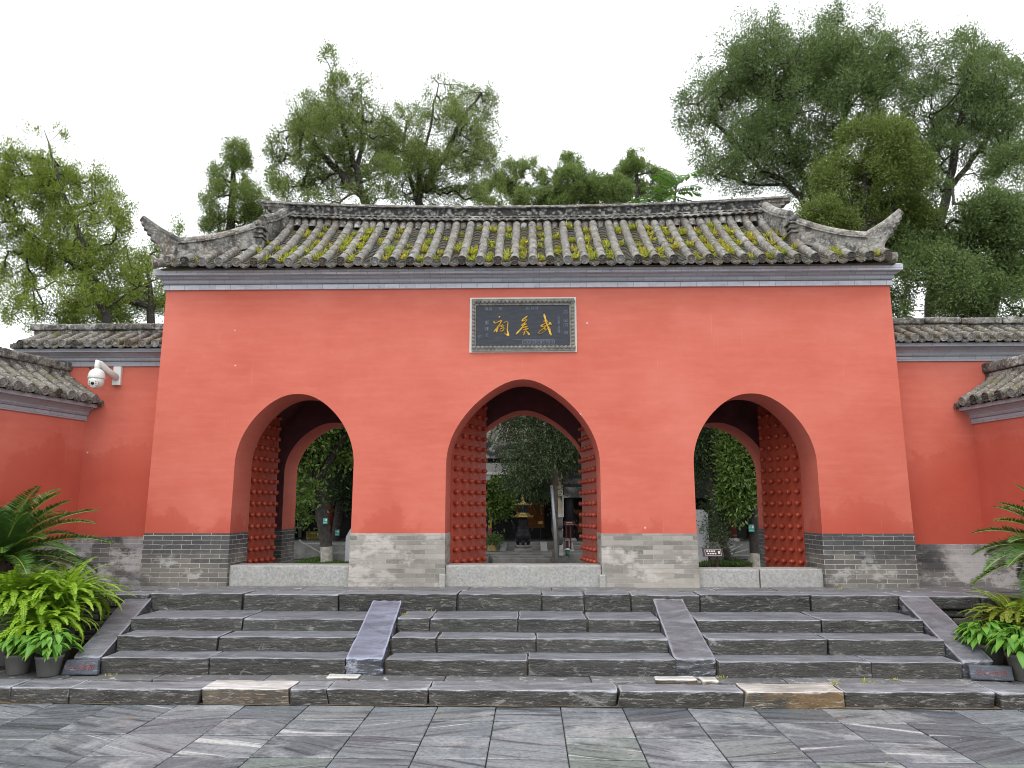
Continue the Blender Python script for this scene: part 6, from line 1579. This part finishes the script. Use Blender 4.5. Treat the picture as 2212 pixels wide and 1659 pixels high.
# seated figure in the dark hall
pc = at(1238, 1150, 30.5); px_, py_ = pc.x, 30.6
pe = thing('person', 'person in dark clothing seated inside the hall in front of orange cloth', 'person', (px_, py_, FL))
sto = thing('stool', 'dark wooden stool under the seated person in the hall', 'stool', (px_, py_ + .05, FL))
mb = MB(); mb.box(px_ - .2, px_ + .2, py_ - .14, py_ + .22, FL + .38, FL + .42)
mb.build('seat', M['wood_dark'], sto)
for sx in (-1, 1):
    for sy in (-.10, .18): mb = MB(); mb.box(px_ + sx * .16 - .02, px_ + sx * .16 + .02, py_ + sy - .02, py_ + sy + .02, FL, FL + .38); mb.build('leg', M['wood_dark'], sto)
def skin_body(name, verts, edges, rads, mat, parent, sub=2):
    me = bpy.data.meshes.new(name); me.from_pydata(verts, edges, []); o = bpy.data.objects.new(name, me); COL.objects.link(o)
    m = o.modifiers.new('s', 'SKIN'); 
    if not me.skin_vertices: me.attributes
    for i, r_ in enumerate(rads):
        me.skin_vertices[0].data[i].radius = r_
    me.skin_vertices[0].data[0].use_root = True
    s_ = o.modifiers.new('d', 'SUBSURF'); s_.levels = sub; s_.render_levels = sub
    dg = bpy.context.evaluated_depsgraph_get(); m2 = bpy.data.meshes.new_from_object(o.evaluated_get(dg)); bpy.data.objects.remove(o)
    m2.materials.clear()
    return link(name, m2, mat, parent, smooth=True)
B_ = lambda x, y, z: (px_ + x, py_ + y, FL + z)
vs = [B_(0, 0, .50), B_(0, 0, .68), B_(0, -.01, .86), B_(0, -.01, .98), B_(0, -.02, 1.05)]
rd = [(.15, .12), (.14, .11), (.16, .11), (.10, .08), (.055, .055)]; ed = [(0, 1), (1, 2), (2, 3), (3, 4)]
for s in (-1, 1):
    b = len(vs); vs += [B_(s * .09, -.02, .47), B_(s * .11, -.36, .46), B_(s * .11, -.40, .07), B_(s * .11, -.50, .04)]; rd += [(.09, .09), (.065, .065), (.05, .05), (.04, .035)]; ed += [(0, b), (b, b + 1), (b + 1, b + 2), (b + 2, b + 3)]
    b = len(vs); vs += [B_(s * .17, -.01, .93), B_(s * .22, -.02, .70), B_(s * .12, -.22, .58)]; rd += [(.06, .06), (.047, .047), (.035, .035)]; ed += [(2, b), (b, b + 1), (b + 1, b + 2)]
try:
    skin_body('body', vs, ed, rd, M['cloth_dark'], pe)
except Exception as ex:
    print('skin failed', ex); mb = MB()
    for a, b in ed: mb.tube([vs[a], vs[b]], [rd[a][0], rd[b][0]], 10)
    mb.build('body', M['cloth_dark'], pe, smooth=True)
mb = MB(); mb.lathe([(.02, -.115), (.055, -.10), (.075, -.05), (.082, .0), (.078, .05), (.055, .095), (.02, .11)], B_(0, -.03, 1.14), 14); mb.lathe([(.012, 0), (.006, .022)], B_(0, -.108, 1.13), 6, Matrix.Rotation(R(90), 4, 'X')); mb.build('head', M['skin'], pe, smooth=True)
mb = MB(); mb.lathe([(.086, .0), (.088, .04), (.066, .10), (.02, .122)], B_(0, -.015, 1.14), 14); mb.build('hair', M['wood_dark'], pe, smooth=True)
for s in (-1, 1):
    mb = MB(); h0 = Vector(B_(s * .12, -.22, .58)); mb.tube([h0, h0 + Vector((-s * .02, -.07, -.02))], [.03, .026], 8)
    for f in range(4): q = h0 + Vector((-s * .02 + (f - 1.5) * .015, -.07, -.02)); mb.tube([q, q + Vector((0, -.035, -.01)), q + Vector((0, -.05, -.035))], [.009, .008, .006], 6)
    mb.tube([h0 + Vector((-s * .02, -.03, 0)), h0 + Vector((-s * .055, -.055, .0))], [.010, .007], 6); mb.build('hand', M['skin'], pe, smooth=True)
for o in list(scene.objects):
    if o.parent is None and o.type == 'MESH' and 'kind' not in o and 'category' not in o: print('untagged', o.name)
